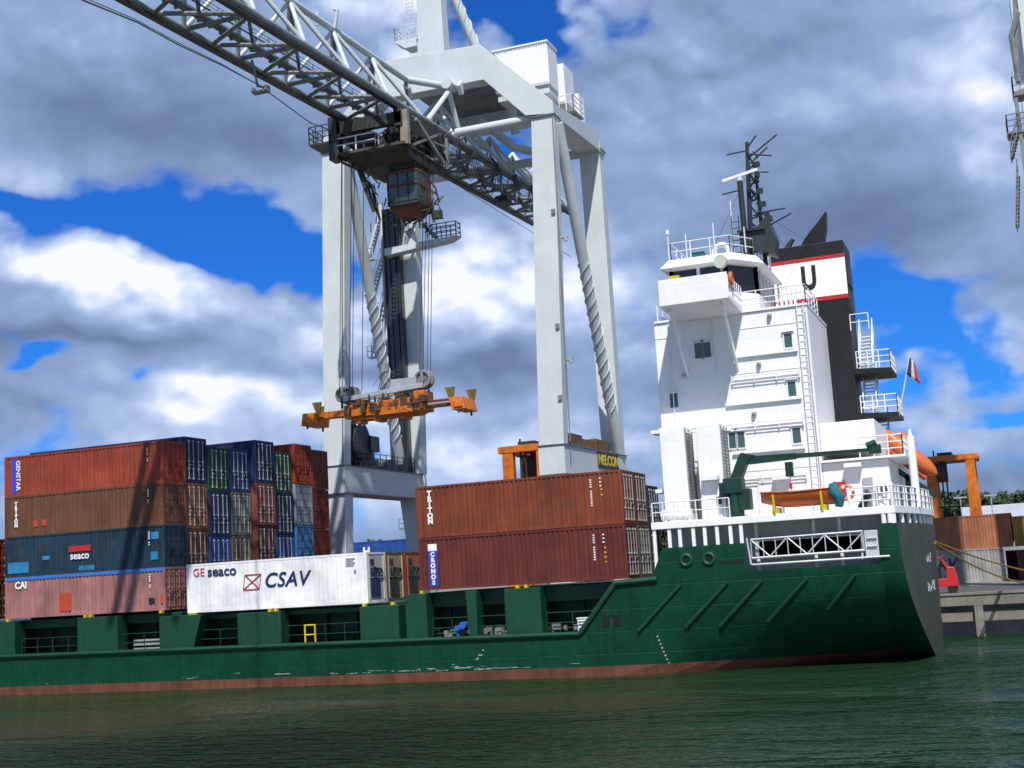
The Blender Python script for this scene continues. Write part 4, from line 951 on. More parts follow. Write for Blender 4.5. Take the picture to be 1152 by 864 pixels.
# free-fall boat
ff = thing('free_fall_lifeboat', (26.4, 10.2, 9.0), 'orange enclosed free fall lifeboat tilted stern down behind the white davit post', 'lifeboat')
A_, B_ = Vector((24.9, 10.2, 12.55)), Vector((27.75, 10.2, 9.75))
d = (B_-A_); f = MB(); f.path([A_+d*t_ for t_ in (0, .06, .2, .5, .8, .94, 1.0)], 1, 14, [.10, .30, .44, .50, .45, .30, .1]); f.build('boat_hull', ORANGE2, ff, smooth=True)
c_ = A_+d*.25+Vector((.25,0,.45)); MB().path([c_, c_+d*.12, c_+d*.3], .4, 10, [.2,.34,.2]).build('conning_hood', ORANGE2, ff, smooth=True)
MB().path([A_+d*t_+Vector((-.28,0,-.42)) for t_ in (.1,.5,.9)], .3, 10, [.2,.28,.2]).build('boat_keel', BOATRED, ff, smooth=True)
# flag
FLW = paint('flag_pale', (.55,.55,.55), .8, .1, 0); FLR = paint('flag_red', (.42,.05,.05), .8, .1, 0); FLD = paint('flag_dark', (.03,.03,.05), .8, .1, 0)
fl = thing('flag', (27.0, 10, 16.0), 'small red, white and dark flag drooping from the stern flagstaff', 'flag')
for nm_, mt, a0, a1 in (('flag_stripe', FLD, 0, .33), ('flag_stripe', FLW, .33, .62), ('flag_stripe', FLR, .62, 1.0)):
    f = MB(); 
    for i in range(7):
        for j in (a0, a1):
            u = i/6; p_ = Vector((26.98, 10, 16.6)).lerp(Vector((26.72, 10, 15.6)), u)+Vector((.72, 0, -.35))*j*(.35+.65*u)*1.0; f.v.append((p_.x, 10+.09*math.sin(u*5+j*7), p_.z-.3*j))
    for i in range(6): f.f.append((2*i, 2*i+2, 2*i+3, 2*i+1))
    o = f.build(nm_, mt, fl, smooth=True); sdf = o.modifiers.new('thickness', 'SOLIDIFY'); sdf.thickness = .01
# transom lettering, weathered and too small to read
tl = MB(); rg = random.Random(21)
def tx(y, z): return stern_x(z, (y-YC)/10.6)+.012
for yb, z0, wdt, n_ in ((5.6, 4.85, 1.6, 4), (5.2, 3.35, 3.0, 6)):
    for i in range(n_):
        y = yb+wdt*i/n_*1.3
        for k_ in range(3): z = z0+rg.uniform(0, .4); yy = y+rg.uniform(0, .12); tl.box(tx(yy, z), tx(yy, z)+.01, yy, yy+.16+.2*rg.random(), z, z+.08+.2*rg.random())
tl.build('lettering', TXTW, hull)
# small deck gear seen between the supports
yl = thing('yellow_ladder', (-7.0, -.3, 2.3), 'short yellow ladder standing on the bulwark below the white container', 'ladder')
MB().ladder((-6.95, -.35, 2.25), (-6.95, -.35, 3.45), (1,0,0), .66, .42, .05).tube((-7.28,-.35,3.4),(-6.62,-.35,3.4),.05,6).build('ladder_frame', YELLOW, yl)
bp_ = thing('blue_pump', (2.2, .4, 1.25), 'small blue pump on a stand beneath the maroon container', 'pump')
MB().tube((2.0,.4,1.25),(2.0,.4,2.75),.09,8).box(1.9,2.5,.2,.6,2.7,2.95).build('pump_stand', BLUEP, bp_); MB().tube((2.4,.1,2.95),(2.4,.7,2.95),.2,10).build('pump_motor', BLUEP, bp_)
wb = MB().box(9.0,9.75,.5,1.0,1.25,3.0).box(8.96,9.79,.46,1.04,3.0,3.06)
for z in (2.5,2.65,2.8): wb.box(9.05,9.7,.47,.5,z,z+.08)
tag(wb.build('deck_locker', WHITE2, origin=(9.4,.7,1.25)), 'small pale locker under the aft corner of the maroon container', 'locker')

# ================================================================ BIG CRANE
crane = thing('harbour_crane', (-9, 33, QZ), 'huge pale grey portal crane on the quay with a lattice boom reaching over the ship', 'crane')
ZS0, ZS1 = 12.95, 15.15
LEGS = {'fl': ((-19.16,-17.06,41.3), (-20.15,-18.25,ZS1)), 'fr': ((-.55,1.35,41.0), (-1.62,.40,ZS1))}
def leg(t3, b3, y0, y1):
    return MB().hexa([(b3[0],y0,b3[2]),(b3[1],y0,b3[2]),(b3[1],y1,b3[2]),(b3[0],y1,b3[2])], [(t3[0],y0,t3[2]),(t3[1],y0,t3[2]),(t3[1],y1,t3[2]),(t3[0],y1,t3[2])])
Y0, Y1, Y2, Y3 = 26.0, 27.15, 39.6, 40.9
leg(*LEGS['fl'], Y0, Y1).build('leg', CGREY, crane, bevel=.04); leg(*LEGS['fr'], Y0, Y1).build('leg', CGREY, crane, bevel=.04)
leg((-18.95,-17.05,41.6), (-19.4,-17.75,ZS1), Y2, Y3).build('leg', CGREY, crane, bevel=.04); leg((-.95,.9,42.2), (-.75,.92,ZS1), Y2, Y3).build('leg', CGREY, crane, bevel=.04)
for x0, x1, yy in ((-20.2,-18.2,(Y0-.12, Y3+.1)), (-1.66,.45,(Y0-.12, Y3+.1)), ):
    xr0, xr1 = (x0, x1) if x0 < -10 else (-1.4, 1.0)
    b_ = MB().hexa([(x0,yy[0],ZS0),(x1,yy[0],ZS0),(xr1,yy[1],ZS0),(xr0,yy[1],ZS0)], [(x0,yy[0],ZS1),(x1,yy[0],ZS1),(xr1,yy[1],ZS1),(xr0,yy[1],ZS1)]); o = b_.build('sill_beam', CGREY, crane, bevel=.04)
    fl_ = MB()
    for z in (ZS0-.05, ZS1): fl_.hexa([(x0-.1,yy[0]-.1,z),(x1+.1,yy[0]-.1,z),(xr1+.1,yy[1]+.1,z),(xr0-.1,yy[1]+.1,z)], [(x0-.1,yy[0]-.1,z+.06),(x1+.1,yy[0]-.1,z+.06),(xr1+.1,yy[1]+.1,z+.06),(xr0-.1,yy[1]+.1,z+.06)])
    fl_.build('beam_flange', CGREYD, o)
for x0, x1, xb0, xb1 in ((-20.0,-18.3,-19.75,-18.55), (-1.5,.3,-1.4,.2)):
    MB().hexa([(xb0,Y0,QZ+1),(xb1,Y0,QZ+1),(xb1,Y1,QZ+1),(xb0,Y1,QZ+1)], [(x0,Y0,ZS0),(x1,Y0,ZS0),(x1,Y1+.3,ZS0),(x0,Y1+.3,ZS0)]).build('lower_leg', CGREY, crane, bevel=.04)
    a, b__ = (-19.4,-17.9) if x0 < -10 else (-.8,.8)
    MB().hexa([(a+.3,Y2+.3,QZ+1),(b__-.1,Y2+.3,QZ+1),(b__-.1,Y3,QZ+1),(a+.3,Y3,QZ+1)], [(a-.4,Y2-.4,ZS0),(b__,Y2-.4,ZS0),(b__,Y3,ZS0),(a-.4,Y3,ZS0)]).build('lower_leg', CGREY, crane, bevel=.04)
    for y in (Y0, Y2):
        bg_ = MB().box((x0+x1)/2-2.2, (x0+x1)/2+2.2, y+.1, y+1.1, QZ+.55, QZ+1.05)
        for i in range(4): bg_.tube(((x0+x1)/2-1.8+1.2*i, y+.25, QZ+.36), ((x0+x1)/2-1.8+1.2*i, y+.95, QZ+.36), .36, 12)
        bg_.build('bogie', DARK, crane)
cd = MB().tube((.95,25.92,15.3),(1.25,25.92,40.8),.05,6); cd.build('leg_conduit', CGREYD, crane)
MB().tube((-18.35,25.92,15.3),(-17.25,25.92,41),.05,6).build('leg_conduit', CGREYD, crane)
for z in (18.5, 24, 33): MB().box(.2+.03*(z-18),.5+.03*(z-18),25.86,26.02,z,z+.4).build('junction_box', CGREYD, crane)
for x, z in ((1.0,21.5),(1.25,31)): MB().box(x,x+.5,25.9,26.3,z,z+.15).tube((x+.4,26.0,z-.25),(x+.4,26.0,z),.16,8).build('flood_lamp', GALV, crane, split=False)
# gable frames
outer = [(-19.2,41.3),(-19.2,42.2),(-12.9,48.15),(-4.45,47.85),(1.37,42.0),(1.37,41.0)]
inner = [(-.95,41.25),(-4.3,44.85),(-13.2,44.9),(-17.1,41.3)]
def frame(y0, y1, dz=0.0, dx=0.0):
    O_ = [(x+dx, z+dz) for x, z in outer]; I_ = [(x+dx, z+dz) for x, z in inner]
    m_ = MB(); polys = [[O_[0], O_[1], I_[3]], [O_[1], O_[2], I_[2], I_[3]], [O_[2], O_[3], I_[1], I_[2]], [O_[3], O_[4], I_[0], I_[1]], [O_[4], O_[5], I_[0]]]
    k = 0; ring_ = O_+I_; n_ = len(ring_)
    m_.v = [(x, y0, z) for x, z in ring_]+[(x, y1, z) for x, z in ring_]
    idx = {p_: i for i, p_ in enumerate(ring_)}
    for pl in polys: m_.f.append(tuple(idx[p_] for p_ in pl)); m_.f.append(tuple(idx[p_]+n_ for p_ in reversed(pl)))
    for i in range(n_): m_.f.append((i, (i+1) % n_, n_+(i+1) % n_, n_+i))
    return m_
frame(Y0-.15, Y1+.1).build('portal_girder', CGREY, crane, bevel=.03)
frame(Y2-.1, Y3+.15, .9, -.35).build('portal_girder', CGREY, crane, bevel=.03)
for x0, x1, xr0, xr1 in ((-.9, 1.3, -.95, .98), (-19.1, -17.2, -18.9, -17.1)):
    MB().hexa([(x0,Y1,41.05),(x1,Y1,41.05),(xr1,Y2,42.0),(xr0,Y2,42.0)], [(x0,Y1,42.05),(x1,Y1,42.05),(xr1,Y2,43.8),(xr0,Y2,43.8)]).build('side_girder', CGREY, crane, bevel=.03)
MB().box(-13.2, -4.0, Y1+.1, Y2-.1, 47.3, 47.6).build('top_deck', CGREYD, crane)
jn = MB()
for x0, x1, y0, y1, z in ((-.6,1.45,Y0-.18,Y1+.13,40.96), (-19.25,-17.0,Y0-.18,Y1+.13,41.26), (-1.1,1.1,Y2-.12,Y3+.18,42.15)): jn.box(x0, x1, y0, y1, z, z+.09)
jn.build('joint_flange', CGREYD, crane)
# ties from legs to the boom
MB().tube((-.6, 26.6, 41.15), (-7.2, 26.6, 41.15), .36, 12).tube((-17.2,26.6,41.15), (-12,26.6,41.1), .36, 12).build('cross_tie', CGREY, crane, smooth=True)
MB().tube((-.6, 40.2, 42.2), (-17.4, 40.2, 42.3), .40, 12).build('cross_tie', CGREY, crane, smooth=True)
# diagonal braces with strakes
def strake_brace(a, b_, r, t0, t1, turns, lead=0.0):
    a, b_ = Vector(a), Vector(b_); m_ = MB(); m_.tube(a, b_, r, 14); d = (b_-a); u = d.normalized().orthogonal().normalized(); v = d.normalized().cross(u)
    o = m_.build('diagonal_brace', CGREY, crane, smooth=True); s2 = MB()
    for ph in (0, math.pi*2/3, math.pi*4/3):
        s2.path([a+d*(t0+(t1-t0)*i/60)+(u*math.cos(ph+turns*6.283*i/60)+v*math.sin(ph+turns*6.283*i/60))*(r+.03) for i in range(61)], .055, 4)
    s2.build('helical_strake', CGREY, o); return o
strake_brace((1.25, 27.1, 40.6), (.75, 39.8, 15.3), .46, .40, .86, 4.2)
strake_brace((-17.4, 27.1, 40.6), (-19.6, 39.6, 15.3), .46, .40, .88, 4.2)
# boom: two rails, one top chord, lattice between
XA, XB, XT = -12.0, -7.2, -9.6
zl = lambda y: 39.45+.042*y
zt_ = lambda y: 44.0+.035*y
YB0, YB1 = -24.0, 58.0
bo = thing_boom = MB()
bo.tube((XA, YB0, zl(YB0)), (XA, YB1, zl(YB1)), .23, 10); bo.tube((XB, YB0, zl(YB0)), (XB, YB1, zl(YB1)), .25, 10)
boom = bo.build('boom', paint('boom_grey_green', (.25, .28, .265), .55, .3, .2, .2), crane, smooth=True)
MB().tube((XT, YB0+1, zt_(YB0)), (XT, 22.7, zt_(22.7)), .25, 10).tube((XT, 27.5, 43.6), (XT, YB1, 44.6), .26, 10).build('top_chord', CGREY, boom, smooth=True)
rw = MB()
for x in (XA, XB): rw.box(x-.16, x+.16, YB0, YB1, 0, 0)
rw = MB()
for x, s_ in ((XA+.05, 1), (XB-.05, -1)): rw.hexa([(x-.22,YB0,zl(YB0)-.42),(x+.22,YB0,zl(YB0)-.42),(x+.22,YB1,zl(YB1)-.42),(x-.22,YB1,zl(YB1)-.42)], [(x-.22,YB0,zl(YB0)-.27),(x+.22,YB0,zl(YB0)-.27),(x+.22,YB1,zl(YB1)-.27),(x-.22,YB1,zl(YB1)-.27)])
rw.build('trolley_rail', DARK, boom)
nodes = [4.7+5.95*i for i in range(-5, 10)]
la = MB(); lb_ = MB()
for i, y in enumerate(nodes):
    if not (YB0 <= y <= YB1): continue
    ap_ = (XT, y, zt_(y)-.1)
    for X, mbx in ((XA, la), (XB, la)):
        if abs(y-25) > 3.2:
            if y-2.6 > YB0: mbx.tube(ap_, (X, y-2.6, zl(y-2.6)+.2), .145, 8)
            if y+3.2 < YB1: mbx.tube(ap_, (X, y+3.2, zl(y+3.2)+.2), .155, 8)
    for dy, sgn in ((.25, 1), (3.2, -1)):
        ya = y+dy
        if ya+2.97 < YB1 and ya > YB0:
            a_, b__ = (XA, XB) if sgn > 0 else (XB, XA)
            lb_.tube((a_, ya, zl(ya)), (b__, ya+2.97, zl(ya+2.97)), .14, 6)
    lb_.tube((XA, y+3.2, zl(y+3.2)), (XB, y+3.2, zl(y+3.2)), .15, 6)
    lb_.tube((XA+1.2, y+3.2, zl(y)+.4), (XT, y, zt_(y)-.2), .12, 6)
la.build('lattice', CGREY, boom, smooth=True); lb_.build('lattice', CGREYD, boom, smooth=True)
wk = MB().hexa([(XA+.9,YB0,zl(YB0)+.5),(XA+1.5,YB0,zl(YB0)+.5),(XA+1.5,YB1,zl(YB1)+.5),(XA+.9,YB1,zl(YB1)+.5)], [(XA+.9,YB0,zl(YB0)+.6),(XA+1.5,YB0,zl(YB0)+.6),(XA+1.5,YB1,zl(YB1)+.6),(XA+.9,YB1,zl(YB1)+.6)])
for i in range(70): y = YB0+i*1.17; wk.box(XA+1.0, XA+1.2, y, y+.12, zl(y)+.25, zl(y)+.5)
wk.build('walkway', CGREYD, boom)
hr = MB()
for k_ in (.9, 1.5):
    for z in (1.1, 1.6): hr.tube((XA+k_, YB0, zl(YB0)+z), (XA+k_, YB1, zl(YB1)+z), .025, 4)
for i in range(42): y = YB0+i*1.95; hr.tube((XA+1.5, y, zl(y)+.6), (XA+1.5, y, zl(y)+1.6), .025, 4)
for x in (-10.4, -10.0, -9.2, -8.8, -8.4): hr.tube((x, YB0, zl(YB0)+1.0), (x, YB1, zl(YB1)+.9), .022, 4)
hr.build('walkway_railing', DARK, boom)
# hinge gear where boom meets the portal
hg = MB(); hg.tube((XT, 22.7, zt_(22.7)), (-7.1, 25.8, 44.75), .28, 10).tube((XT, 22.7, zt_(22.7)-.5), (-10.8, 25.8, 44.7), .28, 10).tube((-7.1,25.9,44.75), (XB,21.0,40.5), .2, 8).tube((-7.3,25.6,44.6), (XB,27.5,41.0), .22, 8).tube((-7.1,24.8,44.75), (-7.1,26.0,44.75), .45, 12)
hg.prism([(25.2,44.5),(26.0,45.3),(26.0,44.0),(25.6,43.9)], 'X', -6.4, -6.1); hg.build('boom_hinge', CGREY, crane, smooth=True)
MB().path([(-8.5,35,45.2),(-6.6,38.5,43.3),(-4.8,40,42.9)], .38, 8).tube((-4.8,40,42.9),(-3.2,40.2,44.2),.36,8).tube((-4.9,33,47),(-4.9,34.5,43),.42,8).build('rear_strut', CGREY, crane, smooth=True)
lamp = MB()
for y in (1.2, 10.5):
    lamp.tube((XT+.2,y,zt_(y)), (XT+.5,y,zt_(y)+1.3), .12, 6).tube((XT+.5,y,zt_(y)+1.3),(XT+.2,y,zt_(y)+1.4),.1,6).tube((XT-.6,y-1,zt_(y)), (XT-.6,y-1,zt_(y)+1.0), .12, 6)
lamp.build('rope_guide', CGREY, boom)
# trolley
tro = MB(); TY0, TY1 = 15.3, 22.6
for x in (XA-.1, XB+.1): tro.box(x-.32, x+.32, TY0, TY1, 39.15, 39.75)
tro.box(-12.4,-6.8,TY0,TY0+.5,38.5,39.4); tro.box(-12.4,-6.8,TY1-.5,TY1,38.5,39.3); tro.box(-12.45,-11.8,TY0,TY1,38.3,39.2); tro.box(-7.4,-6.75,TY0,TY1,38.3,39.2)
tro.box(-12.75,-12.05,TY0-.1,TY0+.9,36.6,39.9)
trol = tro.build('trolley', DARK, crane, bevel=.03, split=False)
dn = MB().box(-12.2,-6.6,TY0,TY1,36.9,37.1); dn.prism([(TY0+.2,36.9),(TY1-.2,36.9),(TY1-1.2,36.25),(TY0+2.0,36.25)], 'X', -11.3, -6.8)
for i in range(5): dn.box(-12.0,-6.7,TY0+.8+1.3*i,TY0+1.0+1.3*i,36.65,36.9)
dn.build('trolley_platform', paint('grimy_underside', (.08,.075,.062), .7, .5, .3, .5), trol, split=False)
mc = MB(); rg = random.Random(17)
for _ in range(85):
    x, y, z = rg.uniform(-11.8,-7.2), rg.uniform(TY0+.5,TY1-1), rg.uniform(37.1,38.5); a = rg.uniform(.2,.9); mc.box(x, x+a, y, y+rg.uniform(.2,.9), z, z+rg.uniform(.15,.7))
for i in range(5): mc.tube((-11.2+.2*i,TY0+1.0+1.2*i,37.9),(-9.4+.2*i,TY0+1.0+1.2*i,37.9),.5,12)
mc.build('hoist_machinery', DARK, trol, split=False)
cl2 = MB()      # pipes, brackets and walkway bits round the trolley
for _ in range(46):
    a = Vector((rg.uniform(-12.2,-6.4), rg.uniform(TY0,TY1+1), rg.uniform(36.6,39.6))); cl2.tube(a, a+Vector((rg.uniform(-1.2,1.2), rg.uniform(-1.5,1.5), rg.uniform(-1.2,.8))), rg.uniform(.03,.09), 5)
cl2.build('pipework', CGREYD, trol, split=False)
MB().hexa([(-7.0,TY0+.1,36.9),(-6.35,TY0+.1,36.9),(-6.35,TY0+.5,36.9),(-7.0,TY0+.5,36.9)], [(-6.9,TY0+.1,39.5),(-6.4,TY0+.1,39.5),(-6.4,TY0+.5,39.5),(-6.9,TY0+.5,39.5)]).build('hanger_plate', paint('rusty_plate', (.28,.24,.20), .7, .3, .3, .5), trol)
MB().bar((-6.4,17,39.2),(-6.4,21.8,37.1),.2,.3).bar((-6.45,21.5,39.4),(-6.45,16.5,37.1),.16,.16).bar((-6.4,TY1,39.4),(-6.4,TY1,36.9),.2,.2).build('side_bracing', CGREYD, trol)
MB().rail([(-12.1,TY0,37.1),(-9.0,TY0,37.1),(-9.0,TY0+.6,37.1)], 1.05, (1,.5), 1.5, .05).build('trolley_railing', WHITE2, trol)
MB().rail([(-6.6,TY0+.6,37.1),(-6.6,TY1,37.1)], 1.0, (1,.5), 1.4, .035).build('trolley_railing', DARK, trol)
MB().box(-14.3,-12.6,TY0-.2,TY0+1.8,37.9,38.05).rail([(-14.3,TY0+1.8,38.05),(-14.3,TY0-.2,38.05),(-12.6,TY0-.2,38.05)], 1.3, (1,.66,.33), .6, .04).build('side_cage', DARK, trol)
# operator cabin
cabx0, cabx1, caby0, caby1, cz0, cz1 = -9.2, -6.75, 17.5, 20.0, 32.75, 35.75
cb_ = MB().box(cabx0,cabx1,caby0,caby1,cz1-.25,cz1); cb_.box(cabx1-.12,cabx1,caby0+1.5,caby1,cz0+.4,cz1-.25); cb_.box(cabx0,cabx1,caby1-.1,caby1,cz0,cz1-.25)
cb_.box(cabx0-.02,cabx1+.02,caby0-.02,caby1,cz0+1.75,cz0+1.95)
cb_.hexa([(cabx0+.5,caby0+.5,cz0-.45),(cabx1-.5,caby0+.5,cz0-.45),(cabx1-.5,caby1-.5,cz0-.45),(cabx0+.5,caby1-.5,cz0-.45)], [(cabx0,caby0,cz0+.35),(cabx1,caby0,cz0+.35),(cabx1,caby1,cz0+.35),(cabx0,caby1,cz0+.35)])
cab = cb_.build('operator_cabin', CABRED, crane, bevel=.04, split=False)
MB().box(cabx0+.05,cabx1-.05,caby0+.05,caby1-.12,cz0+.351,cz1-.251).build('cabin_glass', glass('cabin_glass', (.045,.07,.065), .12), cab)
f = MB()
for x in [cabx0+(cabx1-cabx0)*i/3 for i in range(4)]: f.box(x-.05,x+.05,caby0-.01,caby0+.06,cz0+.35,cz1-.25)
for y in (caby0+.75,caby0+1.45): f.box(cabx1-.06,cabx1+.02,y-.04,y+.04,cz0+.35,cz1-.25)
for z in (cz0+.3,cz0+.55,cz0+.8): f.box(cabx0-.14,cabx1+.14,caby0-.16,caby0-.12,z,z+.045); f.box(cabx1+.1,cabx1+.14,caby0,caby1,z,z+.045)
f.build('cabin_frame', DARK, cab, split=False)
hgc = MB()
for x in (cabx0+.2, cabx1-.2):
    for y in (caby0+.2, caby1-.2): hgc.bar((x,y,cz1),(x,y,36.6),.16,.16)
hgc.box(cabx0,cabx1,caby0+.3,caby0+.5,35.9,36.1); hgc.path([(cabx1,caby1-.6,35.4),(cabx1+.5,caby1-.4,34.6),(cabx1+.7,caby1-.4,33.6)],.08,6); hgc.box(cabx1+.3,cabx1+.9,caby1-.7,caby1-.2,32.2,32.8)
for i in range(22): a = Vector((cabx1+rg.uniform(.0,.9),caby1-.6,32.6+rg.uniform(-.3,1.6))); hgc.tube(a, a+Vector((rg.uniform(-.4,.4),rg.uniform(-.3,.3),rg.uniform(-.6,.6))), .05, 5)
hgc.build('cabin_bracket', DARK, crane)
ck = MB().path([(-12.3,16.5,36.7),(-11.2,17,36.1),(-10.4,17.4,34.6),(-10.0,17.6,32.2)],.10,6).stair((-11.2,17.0,36.2),(-10.0,17.0,32.6),(0,1,0),.7,9)
for _ in range(16): a = Vector((rg.uniform(-10.8,-9.4),17.4,rg.uniform(31.6,36))); ck.tube(a, a+Vector((rg.uniform(-.5,.5),rg.uniform(-.3,.3),rg.uniform(-.9,.9))), .05, 5)
ck.build('cabin_stair', DARK, crane, split=False)
un = MB()
for _ in range(26): a = Vector((rg.uniform(-9.6,-6.4),rg.uniform(17.8,19.8),rg.uniform(31.4,32.6))); un.tube(a, a+Vector((rg.uniform(-.8,.8),rg.uniform(-.6,.6),rg.uniform(-.5,.4))), .06, 5)
un.build('cabin_underframe', DARK, crane, split=False)
# hoist ropes to the spreader
SY = 17.0
for xt, xb, yo in ((-12.35,-13.3,-.6),(-12.0,-13.0,.8),(-11.5,-12.5,-.6),(-11.2,-12.2,.8),(-7.5,-7.45,3.6),(-7.3,-7.2,3.7),(-7.0,-6.85,3.6),(-6.8,-6.6,3.7)):
    MB().tube((xt, SY+yo, 36.9), (xb, SY+(yo if yo < 1 else .6), 19.6), .028, 5).build('hoist_rope', ROPE, crane)
# loose power cable festoon + sagging cable at left
def sag(a, b_, s_, n_=14): 
    a, b_ = Vector(a), Vector(b_); return [a.lerp(b_, i/n_)-Vector((0,0,s_*4*(i/n_)*(1-i/n_))) for i in range(n_+1)]
MB().path([(5.2,-40,25.2)]+[(1.21,-30,27.76),(-2.2,-22,30.7),(-4.92,-15,32.82),(-7.4,-7,35.0),(-9.42,0,36.67),(-11.3,10,37.6),(-12.6,15,38.9)],.036,6).path([(5.0,-40,25.4)]+[(1.1,-30,27.95),(-2.3,-22,30.85),(-5.0,-15,32.98),(-7.45,-7,35.1),(-9.5,0,36.72)],.022,5).build('power_cable', ROPE, crane)
MB().path([(-11.0,2.0,39.3),(-10.7,2.1,37.5),(-10.2,2.1,37.4)],.09,6).box(-11.0,-9.9,1.8,2.3,37.0,37.1).box(-11.0,-10.9,1.8,2.3,37.1,37.4).box(-10.0,-9.9,1.8,2.3,37.1,37.4).build('cable_carrier', CGREYD, crane, split=False)
fs = MB(); ys = [20.5,24.5,28.5,33,37.5,42,46]
for i in range(6):
    for dx in (0, .15, .3): fs.path(sag((XB+.7+dx,ys[i],zl(ys[i])-.5),(XB+.7+dx,ys[i+1],zl(ys[i+1])-.5),2.2+dx*1.6+(i % 3)*.35),.035,5)
fs.tube((XB+.6,18,36.2),(XB+1,52,36.0),.03,4); fs.build('cable_festoon', ROPE, crane)
MB().box(XB+.3,XB+1.7,33.2,34.2,36.9,37.1).path([(XB+1.0,33.7,37.1),(XB+1.0,33.7,39.5),(XB+.3,33.7,41)],.1,6).box(XB+.5,XB+1.5,33.3,34.1,37.3,37.5).build('cable_carrier', DARK, crane)
# guide column with landings on the rear left leg
gc = MB().box(-20.05,-18.55,39.0,39.58,ZS1+.1,39.8)
for x in (-20.05,-19.6,-19.0,-18.65): gc.tube((x,38.95,ZS1+.1),(x,38.95,39.8),.11,8)
for i in range(60): z = ZS1+.6+i*.4; gc.box(-19.5,-19.1,38.9,39.0,z,z+.06)
gc.build('guide_column', paint('gloss_dark_steel', (.03,.038,.038), .25, .3, .5, .05, spec=.7), crane)
GP = MB()
MB().hexa([(-19.5,37.8,35.1),(-13.2,37.8,35.6),(-13.2,39.0,35.6),(-19.5,39.0,35.1)], [(-19.5,37.8,35.75),(-12.3,37.8,36.0),(-12.3,39.0,36.0),(-19.5,39.0,35.75)]).build('landing_arm', CGREY, crane)
MB().rail([(-15.2,37.9,36.0),(-12.4,37.9,36.0),(-12.4,38.9,36.0),(-15.2,38.9,36.0)],1.3,(1,.66,.33),.9,.045).build('landing_railing', DARK, crane)
MB().bar((-17.3,38.4,39.3),(-14.4,38.4,36.0),.3,.3).bar((-16.3,38.4,38.4),(-17.6,38.4,36.0),.2,.2).build('landing_strut', CGREYD, crane)
sx = -21.0
for zA, zB in ((26.2,31.2),(31.3,35.3),(35.4,39.4),(20.6,24.8)):
    MB().stair((sx-.9,39.4,zA),(sx+.5,39.4,zB),(0,1,0),.7,12).box(sx-1.3,sx-.3,39.0,39.9,zA-.08,zA).rail([(sx-1.3,39.0,zA),(sx-.3,39.0,zA)],1.0,(1,.5),.5,.03).build('stair', CGREY, crane)
MB().tube((sx+.45,39.6,16),(sx+.45,39.6,40.5),.16,8).build('stair_post', CGREY, crane)
# sill deck machinery
rl_ = MB()
for rr_ in (1.9,1.55): rl_.ring((-18.95,29.5,17.2),'X',rr_,.09,30,6)
for a in range(16): a_ = a*math.pi/8; rl_.bar((-18.95,29.5+.5*math.cos(a_),17.2+.5*math.sin(a_)),(-18.95,29.5+1.9*math.cos(a_),17.2+1.9*math.sin(a_)),.12,.1)
rl_.ring((-18.6,29.5,17.2),'X',1.9,.09,30,6); rl_.tube((-19.3,29.5,17.2),(-18.3,29.5,17.2),1.5,24); rl_.build('cable_reel', DARK, crane)
MB().box(-19.5,-18.1,30.6,32.2,16.6,17.9).box(-19.3,-18.4,29,31.6,ZS1+.06,16.6).build('reel_drive', DGREEN, crane)
MB().rail([(-18.25,28.0,ZS1+.06),(-18.0,38.8,ZS1+.06)],1.2,(1,.66,.33),1.1,.035).rail([(-20.0,28.0,ZS1+.06),(-19.9,38.8,ZS1+.06)],1.2,(1,.5),1.1,.03).build('sill_railing', DGREEN, crane)
dt = MB()
for i in range(16): y = rg.uniform(32.5,38); dt.box(-19.6+rg.uniform(0,1),-19.2+rg.uniform(0,.9),y,y+rg.uniform(.2,.8),ZS1+.06,ZS1+.4+rg.random()*.7)
dt.build('deck_equipment', CGREYD, crane)
MB().box(-1.3,.3,28.2,31.0,15.22,16.2).box(-1.2,.2,31.0,34.6,15.22,16.0).box(-1.2,.3,34.6,38.6,15.22,16.25).build('sill_winch', paint('brown_machinery', (.16,.085,.03), .6, .5, .3, .7), crane, split=False)
# maker's sign on the right sill
sg = MB().hexa([(.70,33.4,13.75),(.78,33.4,13.75),(.97,38.6,13.75),(.89,38.6,13.75)], [(.70,33.4,15.05),(.78,33.4,15.05),(.97,38.6,15.05),(.89,38.6,15.05)])
sgn = sg.build('maker_sign', paint('sign_black', (.014,.02,.012), .5, .1, 0), crane)
text('lettering','NELCON',1.12,TXTY,sgn,(.89,36.0,14.40),(.19,5.2,0),(0,0,1),.04,sx=1.12,depth=.02)
# mast and backstay on top
MB().hexa([(-13.1,32.2,47.6),(-9.7,32.2,47.6),(-9.7,33.8,47.6),(-13.1,33.8,47.6)], [(-12.75,32.2,50.6),(-10.2,32.2,50.6),(-10.2,33.6,50.6),(-12.75,33.6,50.6)]).hexa([(-12.75,32.2,50.6),(-10.2,32.2,50.6),(-10.2,33.6,50.6),(-12.75,33.6,50.6)], [(-12.3,32.2,64),(-10.4,32.2,64),(-10.4,33.4,64),(-12.3,33.4,64)]).build('apex_mast', CGREY, crane, bevel=.04)
bs = strake_brace((-10.8,32.6,60.5), (-7.3,36.8,47.6), .42, .05, .98, 3.2)
MB().box(-14.7,-12.6,32,33.4,52.3,52.5).hexa([(-13.8,32,51.7),(-12.7,32,51.7),(-12.7,33.4,51.7),(-13.8,33.4,51.7)],[(-14.6,32,52.3),(-12.7,32,52.3),(-12.7,33.4,52.3),(-14.6,33.4,52.3)]).build('mast_landing', CGREY, crane)
